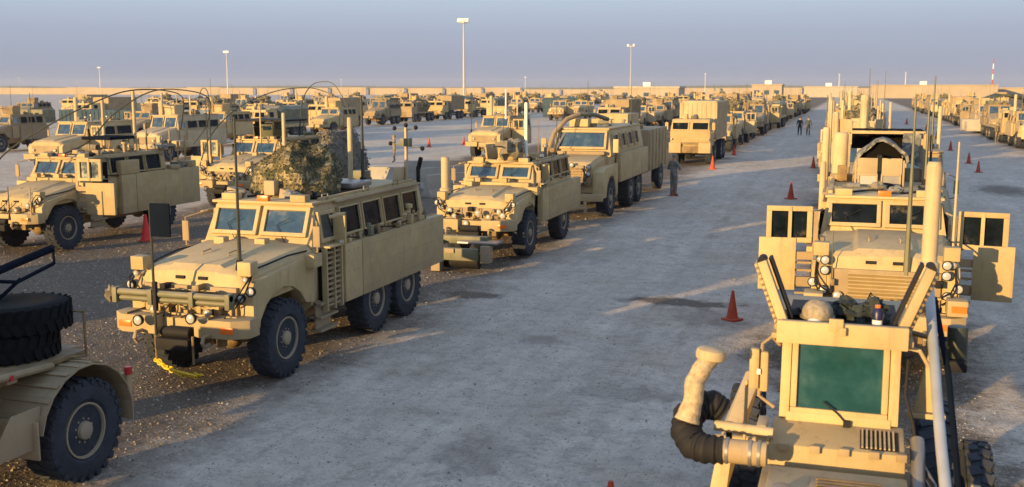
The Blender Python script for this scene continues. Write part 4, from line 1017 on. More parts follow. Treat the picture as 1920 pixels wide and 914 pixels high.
# ------------------------------------------------------------------ near left: rear of the same kind of vehicle, two spare tyres on its deck
def spare_tyre_vehicle():
    T = thing('mine_detection_vehicle', "tail of a shaded vehicle with ribbed fender at the bottom left corner of the photo", 'armoured vehicle', (0, 0, 0))
    wheel(T, -8.96, 10.15, r=0.64, wd=0.42, lod=2, side=1); wheel(T, -11.3, 10.15, r=0.64, wd=0.42, lod=2); wheel(T, -8.96, 4.2, r=0.64, wd=0.42, lod=2, side=1)
    # mudguard: half-round over the wheel with ribs
    c = (10.15, 0.66); k = MB(); r0 = 0.80
    pts = [R(t) for t in (-8, 10, 28, 46, 64, 82, 100, 118, 136, 152, 168)]
    for a, b_ in zip(pts[:-1], pts[1:]):
        for x0, x1 in ((-9.55, -8.70),):
            q = [(x0, c[0] + math.cos(a) * r0, c[1] + math.sin(a) * r0), (x1, c[0] + math.cos(a) * r0, c[1] + math.sin(a) * r0), (x1, c[0] + math.cos(b_) * r0, c[1] + math.sin(b_) * r0), (x0, c[0] + math.cos(b_) * r0, c[1] + math.sin(b_) * r0)]
            r1 = r0 + 0.02
            q += [(x0, c[0] + math.cos(a) * r1, c[1] + math.sin(a) * r1), (x1, c[0] + math.cos(a) * r1, c[1] + math.sin(a) * r1), (x1, c[0] + math.cos(b_) * r1, c[1] + math.sin(b_) * r1), (x0, c[0] + math.cos(b_) * r1, c[1] + math.sin(b_) * r1)]
            k.hexa(q)
    k.build('mudguard', TAN3, T)  # browner paint on mudguard and plates carries the shade over this tail
    for t in (70, 84, 98, 112, 126, 140):
        a = R(t); p = Vector((-9.12, c[0] + math.cos(a) * (r0 + 0.025), c[1] + math.sin(a) * (r0 + 0.025)))
        k = MB(); k.obox(p, ((1, 0, 0), (0, -math.sin(a), math.cos(a)), (0, math.cos(a), math.sin(a))), (0.40, 0.028, 0.012)); k.build('rib', TAN3, T, 0.006)
    k = MB(); k.box(-9.5, -8.72, 9.30, 9.33, 0.55, 1.0); k.build('mud_flap', TAN3, T, 0.006)
    k = MB(); k.prism([(9.38, 0.68), (9.44, 1.16), (9.0, 1.16), (8.6, 0.68)], 'x', -8.80, -8.78); k.build('side_plate', TAN3, T, 0.006)
    # chassis rails and struts
    k = MB(); k.box(-9.6, -9.45, 5.0, 10.9, 1.28, 1.42); k.box(-10.7, -10.55, 5.0, 10.9, 1.28, 1.42); k.box(-11.2, -9.0, 9.2, 9.35, 1.45, 1.52)
    k.tube([(-9.0, 8.0, 1.62), (-9.0, 9.9, 1.50)], 0.045, 8); k.tube([(-9.05, 7.6, 1.5), (-9.1, 9.0, 0.9)], 0.05, 8); k.tube([(-9.5, 7.6, 1.35), (-9.2, 9.1, 0.95)], 0.04, 8)
    k.build('frame_rail', TAN3, T)
    k = MB(); k.box(-8.99, -8.95, 9.20, 9.25, 1.50, 1.56); k.build('marker_lamp', REDL, T)
    k = MB(); k.box(-9.75, -8.85, 11.05, 11.15, 0.55, 1.1); k.build('rear_plate', TAN, T, 0.01)
    k = MB(); k.cyl((-8.85, 11.08, 1.1), (-8.85, 11.08, 1.2), 0.05, n=10); k.build('tail_lamp', REDL, T)
    k = MB(); k.box(-10.9, -9.5, 8.9, 11.0, 0.62, 1.46); k.build('under_deck_sun_block', CHASSIS, T, 0.03)  # added bulk for the solid rear; keeps sun from passing under the deck
    k = MB(); k.cyl((-11.1, 10.15, 0.64), (-9.1, 10.15, 0.64), 0.11, n=12); k.ball((-10.1, 10.15, 0.64), 0.3, 0.28, 0.26, 12, 8); k.box(-11.0, -9.3, 3.2, 9.0, 0.75, 1.25); k.build('axle', CHASSIS, T)
    k = MB(); k.box(-11.1, -9.0, 8.9, 10.5, 1.50, 1.56); k.build('rear_deck', CHASSIS, T, 0.01)
    k = MB(); k.tube([(-8.93, 10.42, 1.5), (-8.93, 10.42, 2.08)], 0.016, 6); k.tube([(-8.93, 10.42, 2.06), (-9.1, 10.42, 2.06)], 0.014, 6); k.tube([(-9.03, 10.1, 1.55), (-8.93, 10.42, 1.5)], 0.014, 6); k.build('tyre_cage', CHASSIS, T)
    # forward body (mostly outside the frame)
    k = MB(); k.box(-10.5, -9.6, 5.2, 7.6, 1.3, 2.95); k.build('cab', TAN, T, 0.02)
    k = MB(); k.box(-10.55, -9.55, 2.6, 5.2, 1.2, 2.1); k.build('hood', TAN, T, 0.03)
    # dark handrail arm
    k = MB(); k.tube([(-8.75, 8.2, 2.72), (-8.75, 9.75, 2.96)], 0.045, 10); k.tube([(-8.76, 9.78, 2.95), (-8.76, 9.78, 2.78)], 0.016, 6); k.tube([(-8.76, 9.78, 2.78), (-8.76, 9.2, 2.66), (-8.76, 8.9, 2.72)], 0.022, 6)
    k.tube([(-8.8, 9.3, 2.68), (-9.0, 9.15, 2.45), (-9.3, 8.8, 2.15)], 0.022, 6); k.tube([(-8.8, 8.6, 2.45), (-9.1, 8.9, 2.3), (-9.6, 8.2, 2.0)], 0.03, 6)
    k.build('folded_arm', NAVY, T)
    return T

def spare_tyre(x, y, z, label):
    mb = MB(); r, h = 0.62, 0.165
    ri = 0.3
    mb.lathe((0, 0, 0), (0, 0, 1), [(ri, -h * 0.8), (ri * 1.2, -h), (r * 0.86, -h), (r * 0.96, -h * 0.85), (r * 0.98, 0), (r * 0.96, h * 0.85), (r * 0.86, h), (ri * 1.2, h), (ri, h * 0.8)], 44)
    for i in range(30):
        for s_ in (-1, 1):
            a = 2 * math.pi * (i + (0.5 if s_ > 0 else 0)) / 30
            rad = Vector((math.cos(a), math.sin(a), 0)); tn = Vector((-math.sin(a), math.cos(a), 0)); ax = (Vector((0, 0, 1)) + tn * 0.4 * s_).normalized()
            mb.obox(rad * (r * 0.985) + Vector((0, 0, s_ * h * 0.5)), (ax, ax.cross(rad), rad), (h * 0.46, 0.035, 0.014))
    o = mb.build('spare_tyre', SPARE, None, loc=(x, y, z)); return tag(o, label, 'tyre', 'spare tyres stacked on the rear deck')
# ------------------------------------------------------------------ people
def person(label, loc, rz, top=(0.13, 0.135, 0.115), pants=(0.13, 0.135, 0.115), pose=0, cap='helmet', h=1.0, group=None):
    V = [(0, 0, 0.95), (0, 0.01, 1.12), (0, 0.0, 1.30), (0, 0.01, 1.42), (0, 0.0, 1.52), (0, -0.02, 1.60), (0, -0.02, 1.70)]
    Rr = [(0.155, 0.12), (0.145, 0.11), (0.17, 0.125), (0.15, 0.10), (0.062, 0.062), (0.082, 0.095), (0.07, 0.085)]
    E_ = [(i, i + 1) for i in range(6)]
    skin_pts = []
    for s_ in (-1, 1):
        if pose == 0: el, wr = (s_ * 0.30, 0.05, 1.13), (s_ * 0.30, -0.07, 0.90)
        elif pose == 1: el, wr = (s_ * 0.33, -0.02, 1.15), (s_ * 0.12, -0.24, 1.16)
        elif pose == 2: el, wr = ((s_ * 0.36, 0.0, 1.20), (s_ * 0.46, -0.2, 1.32)) if s_ > 0 else ((s_ * 0.28, 0.08, 1.14), (s_ * 0.32, 0.12, 0.90))
        else: el, wr = (s_ * 0.28, 0.05 + s_ * 0.10, 1.14), (s_ * 0.28, -0.05 + s_ * 0.22, 0.93)
        i = len(V)
        V += [(s_ * 0.19, 0.01, 1.43), el, wr]; Rr += [(0.08, 0.075), (0.052, 0.05), (0.036, 0.03)]
        E_ += [(3, i), (i, i + 1), (i + 1, i + 2)]
        d = (Vector(wr) - Vector(el)).normalized(); palm = Vector(wr) + d * 0.07
        V.append(tuple(palm)); Rr.append((0.036, 0.02)); E_.append((i + 2, i + 3)); skin_pts.append(palm)
        sd = d.cross(Vector((s_, 0.2, 0))).normalized()
        for f, ln in zip((-1.5, -0.5, 0.5, 1.5), (0.06, 0.075, 0.07, 0.055)):
            j = len(V); V += [tuple(palm + sd * f * 0.018 + d * 0.03), tuple(palm + sd * f * 0.02 + d * (0.03 + ln) + Vector((-s_ * 0.015, 0, 0)))]
            Rr += [(0.009, 0.009), (0.007, 0.007)]; E_ += [(i + 3, j), (j, j + 1)]
        j = len(V); V += [tuple(palm + sd * 0.04 - d * 0.02), tuple(palm + sd * 0.06 + d * 0.03)]; Rr += [(0.01, 0.01), (0.008, 0.008)]; E_ += [(i + 3, j), (j, j + 1)]
        st = 0.16 * s_ if pose == 3 else 0.03 * s_
        i = len(V)
        V += [(s_ * 0.10, 0, 0.90), (s_ * 0.12, -st * 0.6 - 0.01, 0.50), (s_ * 0.13, -st * 0.7 + 0.02, 0.09), (s_ * 0.14, -st * 0.7 - 0.15, 0.05)]
        Rr += [(0.10, 0.105), (0.07, 0.075), (0.05, 0.055), (0.045, 0.04)]; E_ += [(0, i), (i, i + 1), (i + 1, i + 2), (i + 2, i + 3)]
    me = bpy.data.meshes.new("person"); me.from_pydata(V, E_, [])
    o = bpy.data.objects.new("person_skel", me); COL.objects.link(o)
    m = o.modifiers.new("s", 'SKIN'); sv = me.skin_vertices[0].data
    for a, r_ in zip(sv, Rr): a.radius = r_
    sv[0].use_root = True
    ss = o.modifiers.new("d", 'SUBSURF'); ss.levels = 2; ss.render_levels = 2
    bpy.context.view_layer.update()
    dg = bpy.context.evaluated_depsgraph_get()
    nm = bpy.data.meshes.new_from_object(o.evaluated_get(dg)); bpy.data.objects.remove(o)
    nm.name = "person"; nm.materials.clear()
    SK = PEOPLEM.setdefault('skin', mat("skin", (0.42, 0.24, 0.16), rough=0.6, var=0.1))
    def cm(c, nme):
        return PEOPLEM.setdefault(c, camo_mat(nme, [tuple(q * k for q in c) for k in (1.0, 0.75, 1.25, 0.55)], 16, 0.2))
    for mm in (cm(pants, "trousers_cloth"), cm(top, "jacket_cloth"), SK, PEOPLEM.setdefault('boot', mat("boot_leather", (0.16, 0.11, 0.07), rough=0.8, var=0.2))): nm.materials.append(mm)
    mi = []
    for p in nm.polygons:
        c = p.center
        k = 1 if c.z > 0.93 else 0
        if c.z < 0.16: k = 3
        if c.z > 1.50: k = 2
        if any((c - q).length < 0.12 for q in skin_pts): k = 2
        mi.append(k)
    nm.polygons.foreach_set("material_index", mi); nm.polygons.foreach_set("use_smooth", [True] * len(mi))
    T = bpy.data.objects.new("person", nm); COL.objects.link(T)
    T.location = loc; T.rotation_euler = (0, 0, rz); T.scale = (h, h, h); tag(T, label, 'person', group)
    k = MB()
    if cap == 'helmet':
        k.ball((0, 0.0, 1.68), 0.125, 0.145, 0.13, 16, 10, zmin=-0.25); k.build('helmet', PEOPLEM.setdefault('hel', mat("helmet_cover", (0.2, 0.17, 0.11), rough=0.9, var=0.3, scale=20)), T)
    elif cap == 'cap':
        k.ball((0, 0.0, 1.71), 0.095, 0.11, 0.085, 14, 8, zmin=-0.1); k.box(-0.06, 0.06, -0.19, -0.08, 1.70, 1.715); k.build('cap', cm(top, "c"), T)
    else:
        k.ball((0, 0.015, 1.69), 0.092, 0.105, 0.10, 14, 8, zmin=-0.2); k.build('hair', PEOPLEM.setdefault('hair', mat("hair", (0.04, 0.028, 0.02), rough=0.9)), T)
    k = MB(); k.ball((0, -0.12, 1.60), 0.014, 0.02, 0.022, 8, 6); k.build('nose', SK, T)
    for s_ in (-1, 1):
        k = MB(); k.ball((s_ * 0.035, -0.103, 1.63), 0.012, 0.008, 0.008, 8, 6); k.build('eye', BLK, T)
        k = MB(); k.ball((s_ * 0.085, -0.01, 1.61), 0.012, 0.022, 0.03, 8, 6); k.build('ear', SK, T)
    k = MB(); k.ball((0, -0.108, 1.565), 0.026, 0.008, 0.006, 8, 6); k.build('mouth', RUST, T)
    if pose in (1, 0) and cap == 'helmet':
        k = MB(); k.box(-0.17, 0.17, -0.16, 0.16, 1.02, 1.42); k.build('vest', PEOPLEM.setdefault('vest', camo_mat("vest_cloth", [(0.17, 0.16, 0.12), (0.12, 0.12, 0.09), (0.22, 0.2, 0.15), (0.09, 0.09, 0.07)], 16, 0.2)), T, 0.04)
    return T
PEOPLEM = {}

# ------------------------------------------------------------------ small things
_cone = []
def cone(x, y, label, h=0.72, rz=0.0, m=None, group='traffic cones set out around the vehicles'):
    if not _cone:
        k = MB(); k.lathe((0, 0, 0.04), (0, 0, 1), [(0.145, 0), (0.14, 0.02), (0.085, 0.33), (0.032, 0.66), (0.028, 0.68), (0.001, 0.68)], 20)
        c = k.build('traffic_cone', CONEM)
        k = MB(); k.box(-0.19, 0.19, -0.19, 0.19, 0.0, 0.04); k.build('base_plate', CONEM, c, 0.008)
        _cone.append(c); o = c
    else: o = copy_tree(_cone[0])
    s_ = h / 0.72; o.scale = (s_, s_, s_)
    o.location = (x, y, float(ground_h(np.array([x]), np.array([y]))[0]) + 0.004); o.rotation_euler = (0, 0, rz)
    return tag(o, label, 'traffic cone', group)

def light_pole(x, y, h, label, heads=4, r=0.25, col=GALV):
    T = thing('light_pole', label, 'light pole', (x, y, 0))
    k = MB(); k.cyl((0, 0, -0.3), (0, 0, h), r, r * 0.45, 10); k.build('pole', col, T)
    k = MB(); k.cyl((0, 0, h), (0, 0, h + 0.6), r * 2.6, n=10); k.box(-1.7, 1.7, -0.15, 0.15, h + 0.1, h + 0.35); k.build('crossarm', col, T)
    for i in range(heads):
        a = -1.35 + 2.7 * i / max(1, heads - 1)
        k = MB(); k.obox((a, -0.35, h + 0.75), ((1, 0, 0), (0, 0.9, -0.3), (0, 0.3, 0.9)), (0.42, 0.35, 0.55)); k.build('floodlight', WHITE, T, 0.03)
    return T

def join_tree(root, name):
    bpy.context.view_layer.update()
    vs, fs, mi, mats = [], [], [], []
    inv = root.matrix_world.inverted()
    def walk(o):
        if o.type == 'MESH':
            M_ = inv @ o.matrix_world; off = len(vs)
            vs.extend([tuple(M_ @ v.co) for v in o.data.vertices])
            for p in o.data.polygons:
                fs.append(tuple(i + off for i in p.vertices)); mm = o.data.materials[p.material_index]
                if mm not in mats: mats.append(mm)
                mi.append(mats.index(mm))
        for c in o.children: walk(c)
    walk(root)
    me = bpy.data.meshes.new(name); me.from_pydata(vs, [], fs)
    for m in mats: me.materials.append(m)
    me.polygons.foreach_set("material_index", mi)
    return me

def drop_tree(o):
    for c in list(o.children): drop_tree(c)
    bpy.data.objects.remove(o)
# ================================================================== PLACEMENT
LX, MX = -10.0, -23.3          # centre lines of the row left of the lane and of the one behind it
# ---- the six-wheeled truck in the foreground
hero = mrap('armoured_truck', "six-wheeled armoured truck under the camouflage dome, foremost in its row", L=7.4, axles=(1.25, 4.75, 6.28), rack=(3.25, 8.15), rackz=(0.88, 1.95), nwin=4,
            slats=4, seed=4, junk=14, wt=2.74, hz=(1.92, 2.10), wsf=0.74)
hero.location = (LX, 13.85, 0)
k = MB(); k.cyl((-1.08, -0.22, 1.60), (1.08, -0.22, 1.60), 0.055, n=12); k.cyl((-1.08, -0.2, 1.50), (1.06, -0.2, 1.50), 0.045, n=10)
for x in (-1.06, -0.4, 0.35, 1.0): k.box(x, x + 0.08, -0.29, -0.14, 1.43, 1.67)
k.build('tow_bar', OLIVE, hero, 0.004)
k = MB(); k.ball((-1.14, -0.2, 1.56), 0.09, 0.08, 0.12, 10, 8, amp=0.9); k.build('chain_bundle', CANVAS, hero)
for x, z in ((-0.55, 1.18), (0.42, 1.27)): lamp(hero, (x, -0.34, z), 0.095, body=BLK, name='spot_lamp')
k = MB()
for i in range(16):
    t = i / 15; c = Vector((-0.35 + 0.75 * t, -0.2 + 0.1 * t, 0.42 - 0.16 * math.sin(t * 2.4) + 0.1 * (1 - t))); a = i * 1.57
    pts = [c + Vector((math.cos(u) * 0.045, math.sin(u) * 0.02 * math.cos(a), math.sin(u) * 0.028 * math.sin(a) + (0.02 * math.sin(u)))) for u in [j * math.pi / 4 for j in range(9)]]
    k.tube(pts, 0.012, 5)
tag(k.build('tow_chain', YEL, hero))
k = MB(); k.tube([(-0.36, -0.2, 0.55), (-0.2, -0.2, 0.4), (0.15, -0.18, 0.34), (0.35, -0.15, 0.3)], 0.022, 6); k.build('tow_strap', YEL, hero)
for x in (-0.34, 0.34):
    k = MB(); k.cyl((x, -0.2, 0.5), (x, -0.2, 0.95), 0.02, n=6); k.build('tow_link', CHASSIS, hero)
k = MB(); k.cyl((-0.27, -0.28, 0.95), (-0.27, -0.28, 3.0), 0.022, 0.02, n=8); pp = k.build('panel_pole', DKG, hero)
k = MB(); k.box(-0.29, -0.23, -0.30, -0.24, 1.35, 1.8); k.build('pole_spring', BLK, pp)
k = MB(); k.box(-0.27, 0.09, -0.30, -0.27, 2.52, 3.04); k.build('heat_panel', NAVY, pp, 0.01)
whip(hero, (0.76, 0.55, 1.95), 2.4, 0.034, DKG, name='antenna'); whip(hero, (0.48, 5.65, 2.85), 1.8, 0.045, DKG)
mast(hero, (0.2, 5.65, 2.8), 1.4, 0.05)
k = MB(); k.cyl((0.82, 7.1, 2.7), (0.82, 7.1, 3.95), 0.038, n=10); ms = k.build('camera_mast', PIPE, hero)
k = MB(); k.box(0.72, 0.92, 7.0, 7.2, 3.55, 3.72); k.cyl((0.45, 7.1, 3.6), (1.2, 7.1, 3.52), 0.016, n=6); k.cyl((0.55, 7.1, 3.9), (1.05, 7.1, 3.9), 0.012, n=6); k.build('mast_crossbar', OLIVE, ms, 0.006)
for x, z in ((0.45, 3.6), (1.2, 3.5), (0.55, 3.93), (1.05, 3.95), (0.82, 4.0)):
    k = MB(); k.ball((x, 7.1, z), 0.05, 0.05, 0.05, 8, 6); k.build('sensor', BLK, ms)
k = MB(); k.box(0.6, 0.78, 6.9, 7.15, 2.8, 3.1); k.build('mast_base', PIPE, hero, 0.02)
k = MB(); k.box(1.0, 1.07, 7.2, 7.28, 2.7, 3.1); k.cyl((1.04, 7.24, 3.05), (1.12, 7.2, 3.3), 0.05, n=8); k.build('rear_lamp_post', BLK, hero, 0.01)
k = MB(); k.box(-0.2, 0.75, 4.6, 5.5, 2.84, 2.95); k.build('roof_hatch', STEEL, hero, 0.03)
clutter(hero, 1.1, 1.18, 3.5, 7.6, 1.955, 16, 41, 0.06, 0.16)
k = MB(); k.box(-0.95, -0.5, 5.2, 6.5, 2.83, 3.0); k.build('stretcher_box', TAN, hero, 0.02)
# camouflage dome on its roof
cx, cy, cz = -10.22, 17.95, 2.78
k = MB(); nu, nv = 56, 22; secs = []
for j in range(nv + 1):
    t = (math.pi / 2) * (j / nv); row = []
    for i in range(nu):
        p = 2 * math.pi * i / nu
        q_ = Vector((math.cos(p) * math.cos(t), math.sin(p) * math.cos(t), math.sin(t)))
        kk = 1 + 0.10 * noise.noise(q_ * 2.2) + 0.035 * noise.noise(q_ * 7) + 0.012 * noise.noise(q_ * 18)
        kk -= 0.20 * max(0, 1 - (q_ - Vector((0.62, -0.42, 0.66)).normalized()).length / 0.55) ** 0.6
        sx = 0.74 + 0.12 * (1 - math.sin(t)); x = q_.x * sx + 0.2 * math.sin(t)
        row.append((x * kk, q_.y * 0.85 * kk, (q_.z ** 0.62) * 0.96 * kk))
    secs.append(row)
k.loft(secs)
net = k.build('camouflage_net', CAMO, loc=(cx, cy, cz)); tag(net, "camouflage net draped as a dome over the turret of the foremost six-wheeled truck", 'camouflage net')
rr_ = random.Random(3); k = MB()
for i in range(4200):
    f = rr_.choice(net.data.polygons); c = f.center + f.normal * rr_.uniform(0.0, 0.02); a = Vector((rr_.uniform(-1, 1), rr_.uniform(-1, 1), rr_.uniform(-1, 1))).normalized()
    n_ = (f.normal + a * 0.22).normalized(); u = n_.cross(a).normalized(); vv = n_.cross(u); s_ = rr_.uniform(0.014, 0.032)
    k.add([c + u * s_, c + vv * s_ * 0.6, c - u * s_, c - vv * s_ * 0.5 + n_ * 0.015], [(0, 1, 2, 3)])
tag(k.build('net_garnish', CAMO, net, smooth=False), kind='stuff')
k = MB(); k.box(-0.1, 0.12, -0.98, -0.80, 0.05, 0.32); k.build('lit_box', TAN, net, 0.02)
for s_, z in ((-0.62, 0.0), (0.5, 0.0)):
    k = MB(); k.hexa([(s_ - 0.28, -1.0, 0.0), (s_ + 0.18, -1.0, 0.0), (s_ + 0.18, -0.7, 0.0), (s_ - 0.28, -0.7, 0.0), (s_ - 0.28, -0.95, 0.18), (s_ - 0.05, -0.95, 0.12), (s_ - 0.05, -0.7, 0.12), (s_ - 0.28, -0.7, 0.18)]); k.build('turret_plate', TAN, net, 0.01)

# ---- four-wheeled truck with the roller bracket
t2 = mrap('armoured_truck', "four-wheeled armoured truck with blue windscreens and a grey roller bracket low on its nose", L=6.6, axles=(1.75, 5.45), rack=(2.7, 7.3), rackz=(0.85, 1.85), hz=(1.76, 1.96), wt=2.58, nwin=3, seed=9, wsf=0.78, junk=6, paint=TAN, boxw=0.2)
t2.location = (-9.85, 26.85, 0)
for s_ in (-1, 1):
    k = MB(); k.box(s_ * 0.5, s_ * 0.6, -1.2, 0.0, 0.62, 0.76); k.build('bracket_arm', CHASSIS, t2, 0.01)
k = MB(); k.box(-0.75, 0.7, -1.45, -1.3, 0.30, 0.62); k.box(-0.65, 0.75, -0.85, -0.6, 0.66, 0.86); k.build('roller_bracket', OLIVE, t2, 0.015)
k = MB(); k.box(0.05, 1.15, -1.25, -0.65, 0.72, 0.77); k.build('bracket_plate', STEEL, t2, 0.008)
k = MB(); k.cyl((-0.7, -1.0, 0.22), (0.6, -1.0, 0.22), 0.2, n=14); k.build('roller', BLK, t2, 0.01)
k = MB(); k.box(0.75, 1.0, -1.4, -1.1, 0.25, 0.7); k.box(-0.2, 0.05, -1.5, -1.44, 0.5, 0.62); k.box(-0.6, -0.35, -1.5, -1.2, 0.0, 0.3); k.build('bracket_foot', TAN3, t2, 0.01)
for x, z in ((-0.95, 1.2), (0.2, 1.4), (-0.15, 1.1), (0.92, 1.35)): lamp(t2, (x, -0.05, z), 0.09, body=TAN, name='spot_lamp')
mast(t2, (-1.15, 1.0, 1.9), 0.95, 0.12)
mast(t2, (0.65, 3.0, 2.62), 1.75, 0.05, WHITE); whip(t2, (0.9, 5.5, 2.62), 1.9); whip(t2, (-0.9, 5.5, 2.62), 1.5)
gun_shield(t2, (0, 2.9, 2.62), r=0.55, h=0.42)
k = MB(); k.ball((0.25, 2.6, 3.0), 0.35, 0.4, 0.3, 14, 10, amp=0.7, sd=4); k.build('turret_cover', CANVAS, t2)

# ---- the tall truck with an arm
bt = arm_truck(); bt.location = (-9.75, 36.9, 0)
bt['label'] = "tall six-wheeled mine clearance truck with single wide windscreen and bent arm over its cab"
# ---- grey high-sided trailer behind it
T = thing('high_sided_trailer', "grey-brown high-sided trailer standing right behind the tall truck with the arm", 'trailer', (-9.75, 46.2, 0))
k = MB(); k.box(-1.2, 1.2, 0, 4.9, 1.1, 2.95); k.build('cargo_box', TAN3, T, 0.02)
for i in range(6):
    k = MB(); k.box(1.201, 1.25, 0.2 + i * 0.85, 0.3 + i * 0.85, 1.12, 2.9); k.build('side_rib', TAN, T)
k = MB(); k.box(-0.5, -0.4, -0.6, 5.6, 0.8, 1.08); k.box(0.4, 0.5, -0.6, 5.6, 0.8, 1.08); k.build('frame_rail', CHASSIS, T)
for yy in (3.4,):
    for s_ in (-1, 1): wheel(T, s_ * 1.02, yy, r=0.66, lod=1)
clutter(T, -0.9, 0.9, 0.4, 4.5, 2.96, 9, 8, 0.3, 0.8)

# ---- container truck
ct = cargo_truck('container_truck', "snub-nosed eight-wheeled truck carrying a pale sand shipping container, in the row left of the lane", 2, 'container', top=3.95); ct.location = (-9.6, 66.0, 0)

# ---- second row: nearest truck with its door open
t3 = mrap('armoured_truck', "armoured truck with open side door and bent-over whip aerials, nearest at the left edge", L=6.3, axles=(1.3, 5.9), rack=(3.7, 7.9), rackz=(0.8, 2.05), hz=(1.66, 1.98), wt=2.62, nwin=3, seed=21, junk=7, open_r=True, dlen=1.3, dfor=0.8, dang=84, paint=TAN)
t3.location = (MX, 24.1, 0)
k = MB(); k.box(-1.0, 1.0, 3.0, 6.3, 2.0, 2.7); k.build('rear_body', TAN3, t3, 0.02)
k = MB(); k.box(1.06, 1.27, 3.7, 4.6, 2.06, 2.5); k.build('side_box', TAN, t3, 0.015)
for i in range(8):
    k = MB(); y = 4.6 + i * 0.42; k.cyl((0.95, y, 2.0), (0.95, y, 2.95 + 0.2 * (i % 3)), 0.03, n=8); k.build('rack_post', TAN3, t3)
clutter(t3, -0.9, 1.0, 4.2, 7.6, 2.72, 16, 77, 0.25, 0.6)
clutter(t3, 0.8, 1.15, 6.4, 7.8, 2.06, 8, 78, 0.2, 0.5)
k = MB(); k.box(-0.2, 0.9, 3.7, 4.9, 3.15, 3.25); k.build('shade_panel', NAVY, t3, 0.015)
for p0 in ((0.0, 3.8), (0.75, 3.8), (0.0, 4.8), (0.75, 4.8)):
    k = MB(); k.cyl((p0[0], p0[1], 2.7), (p0[0], p0[1], 3.16), 0.02, n=6); k.build('shade_post', TAN3, t3)
def bent(parent, pts, nm='bent_antenna'):
    off = parent.location; P_ = [Vector(p) - off for p in pts]; fine = []
    for i in range(len(P_) - 1):
        p0 = P_[max(i - 1, 0)]; p1 = P_[i]; p2 = P_[i + 1]; p3 = P_[min(i + 2, len(P_) - 1)]
        for j in range(6):
            t = j / 6; fine.append(0.5 * ((2 * p1) + (p2 - p0) * t + (2 * p0 - 5 * p1 + 4 * p2 - p3) * t * t + (3 * p1 - p0 - 3 * p2 + p3) * t ** 3))
    fine.append(P_[-1]); k = MB(); k.tube(fine, 0.028, 6, r1=0.014); return k.build(nm, DKG, parent)
bent(t3, [(-24.4, 24.6, 1.6), (-23.9, 24.8, 2.75), (-22.5, 25.2, 3.68), (-21.1, 25.6, 4.38), (-20.3, 26.2, 4.72), (-20.0, 27.6, 4.7), (-20.6, 29.2, 4.4), (-21.6, 30.4, 3.4)])
bent(t3, [(-24.2, 26.6, 2.5), (-23.4, 27.8, 3.0), (-22.4, 28.0, 3.95), (-21.0, 28.0, 4.66), (-19.9, 28.2, 4.73), (-19.5, 29.0, 4.45), (-20.3, 30.0, 3.6), (-21.4, 30.8, 2.9)])
mast(t3, (0.85, 5.0, 2.75), 1.95, 0.055); mast(t3, (-0.3, 4.9, 2.75), 1.75, 0.05); mast(t3, (-1.25, 0.8, 1.2), 2.1, 0.022, GALV); whip(t3, (0.4, -0.15, 1.1), 0.9, 0.02)
whip(t3, (-0.4, -0.2, 0.95), 1.9, 0.02)
for q_ in ((-22.95, 24.0, 2.0),):
    k = MB(); k.cyl((1.12, -0.1, 1.2), (1.12, -0.1, 2.0), 0.02, n=6); k.build('marker_rod', PIPE, t3)
# ---- second row: next truck
t4 = mrap('armoured_truck', "armoured truck standing half hidden behind the camouflage dome, left door open", L=6.3, axles=(1.3, 4.8), rack=(3.0, 6.4), hz=(1.8, 2.1), wt=2.66, seed=30, junk=9, open_l=True, paint=TAN, nwin=3, dfor=0.9, dlen=1.35, dang=90, dz=0.05)
t4.location = (MX, 35.3, 0)
gun_shield(t4, (0, 3.6, 2.72), r=0.6, h=0.6, m=OLIVE)
k = MB(); k.box(-1.2, 1.2, 2.7, 4.7, 3.42, 3.50); k.build('shade_roof', BLK, t4, 0.01)
for x in (-1.1, 1.1):
    for y in (2.8, 4.6):
        k = MB(); k.cyl((x, y, 2.7), (x, y, 3.43), 0.02, n=6); k.build('shade_post', TAN3, t4)
mast(t4, (1.6 - 0.2, 2.4, 2.55), 1.25, 0.075); mast(t4, (0.45, 2.2, 2.7), 1.35, 0.03); whip(t4, (-0.8, 0.3, 1.8), 2.6, 0.03)
bent(t4, [(-22.5, 40.0, 2.7), (-22.3, 40.0, 4.2), (-21.9, 40, 4.85), (-21.4, 40.0, 5.05), (-20.8, 40.0, 4.95), (-20.3, 40.0, 4.2), (-19.9, 40, 3.0)])
bent(t4, [(-24.9, 36.2, 1.7), (-24.6, 36.6, 2.9), (-23.9, 37.6, 4.0), (-22.9, 38.8, 4.65), (-21.9, 39.8, 4.8), (-21.3, 40.4, 4.6)])
bent(t4, [(-24.2, 36.0, 1.8), (-24.9, 37.0, 3.6), (-25.6, 38.0, 4.6), (-26.6, 39.0, 4.7), (-27.3, 39.6, 3.6)])
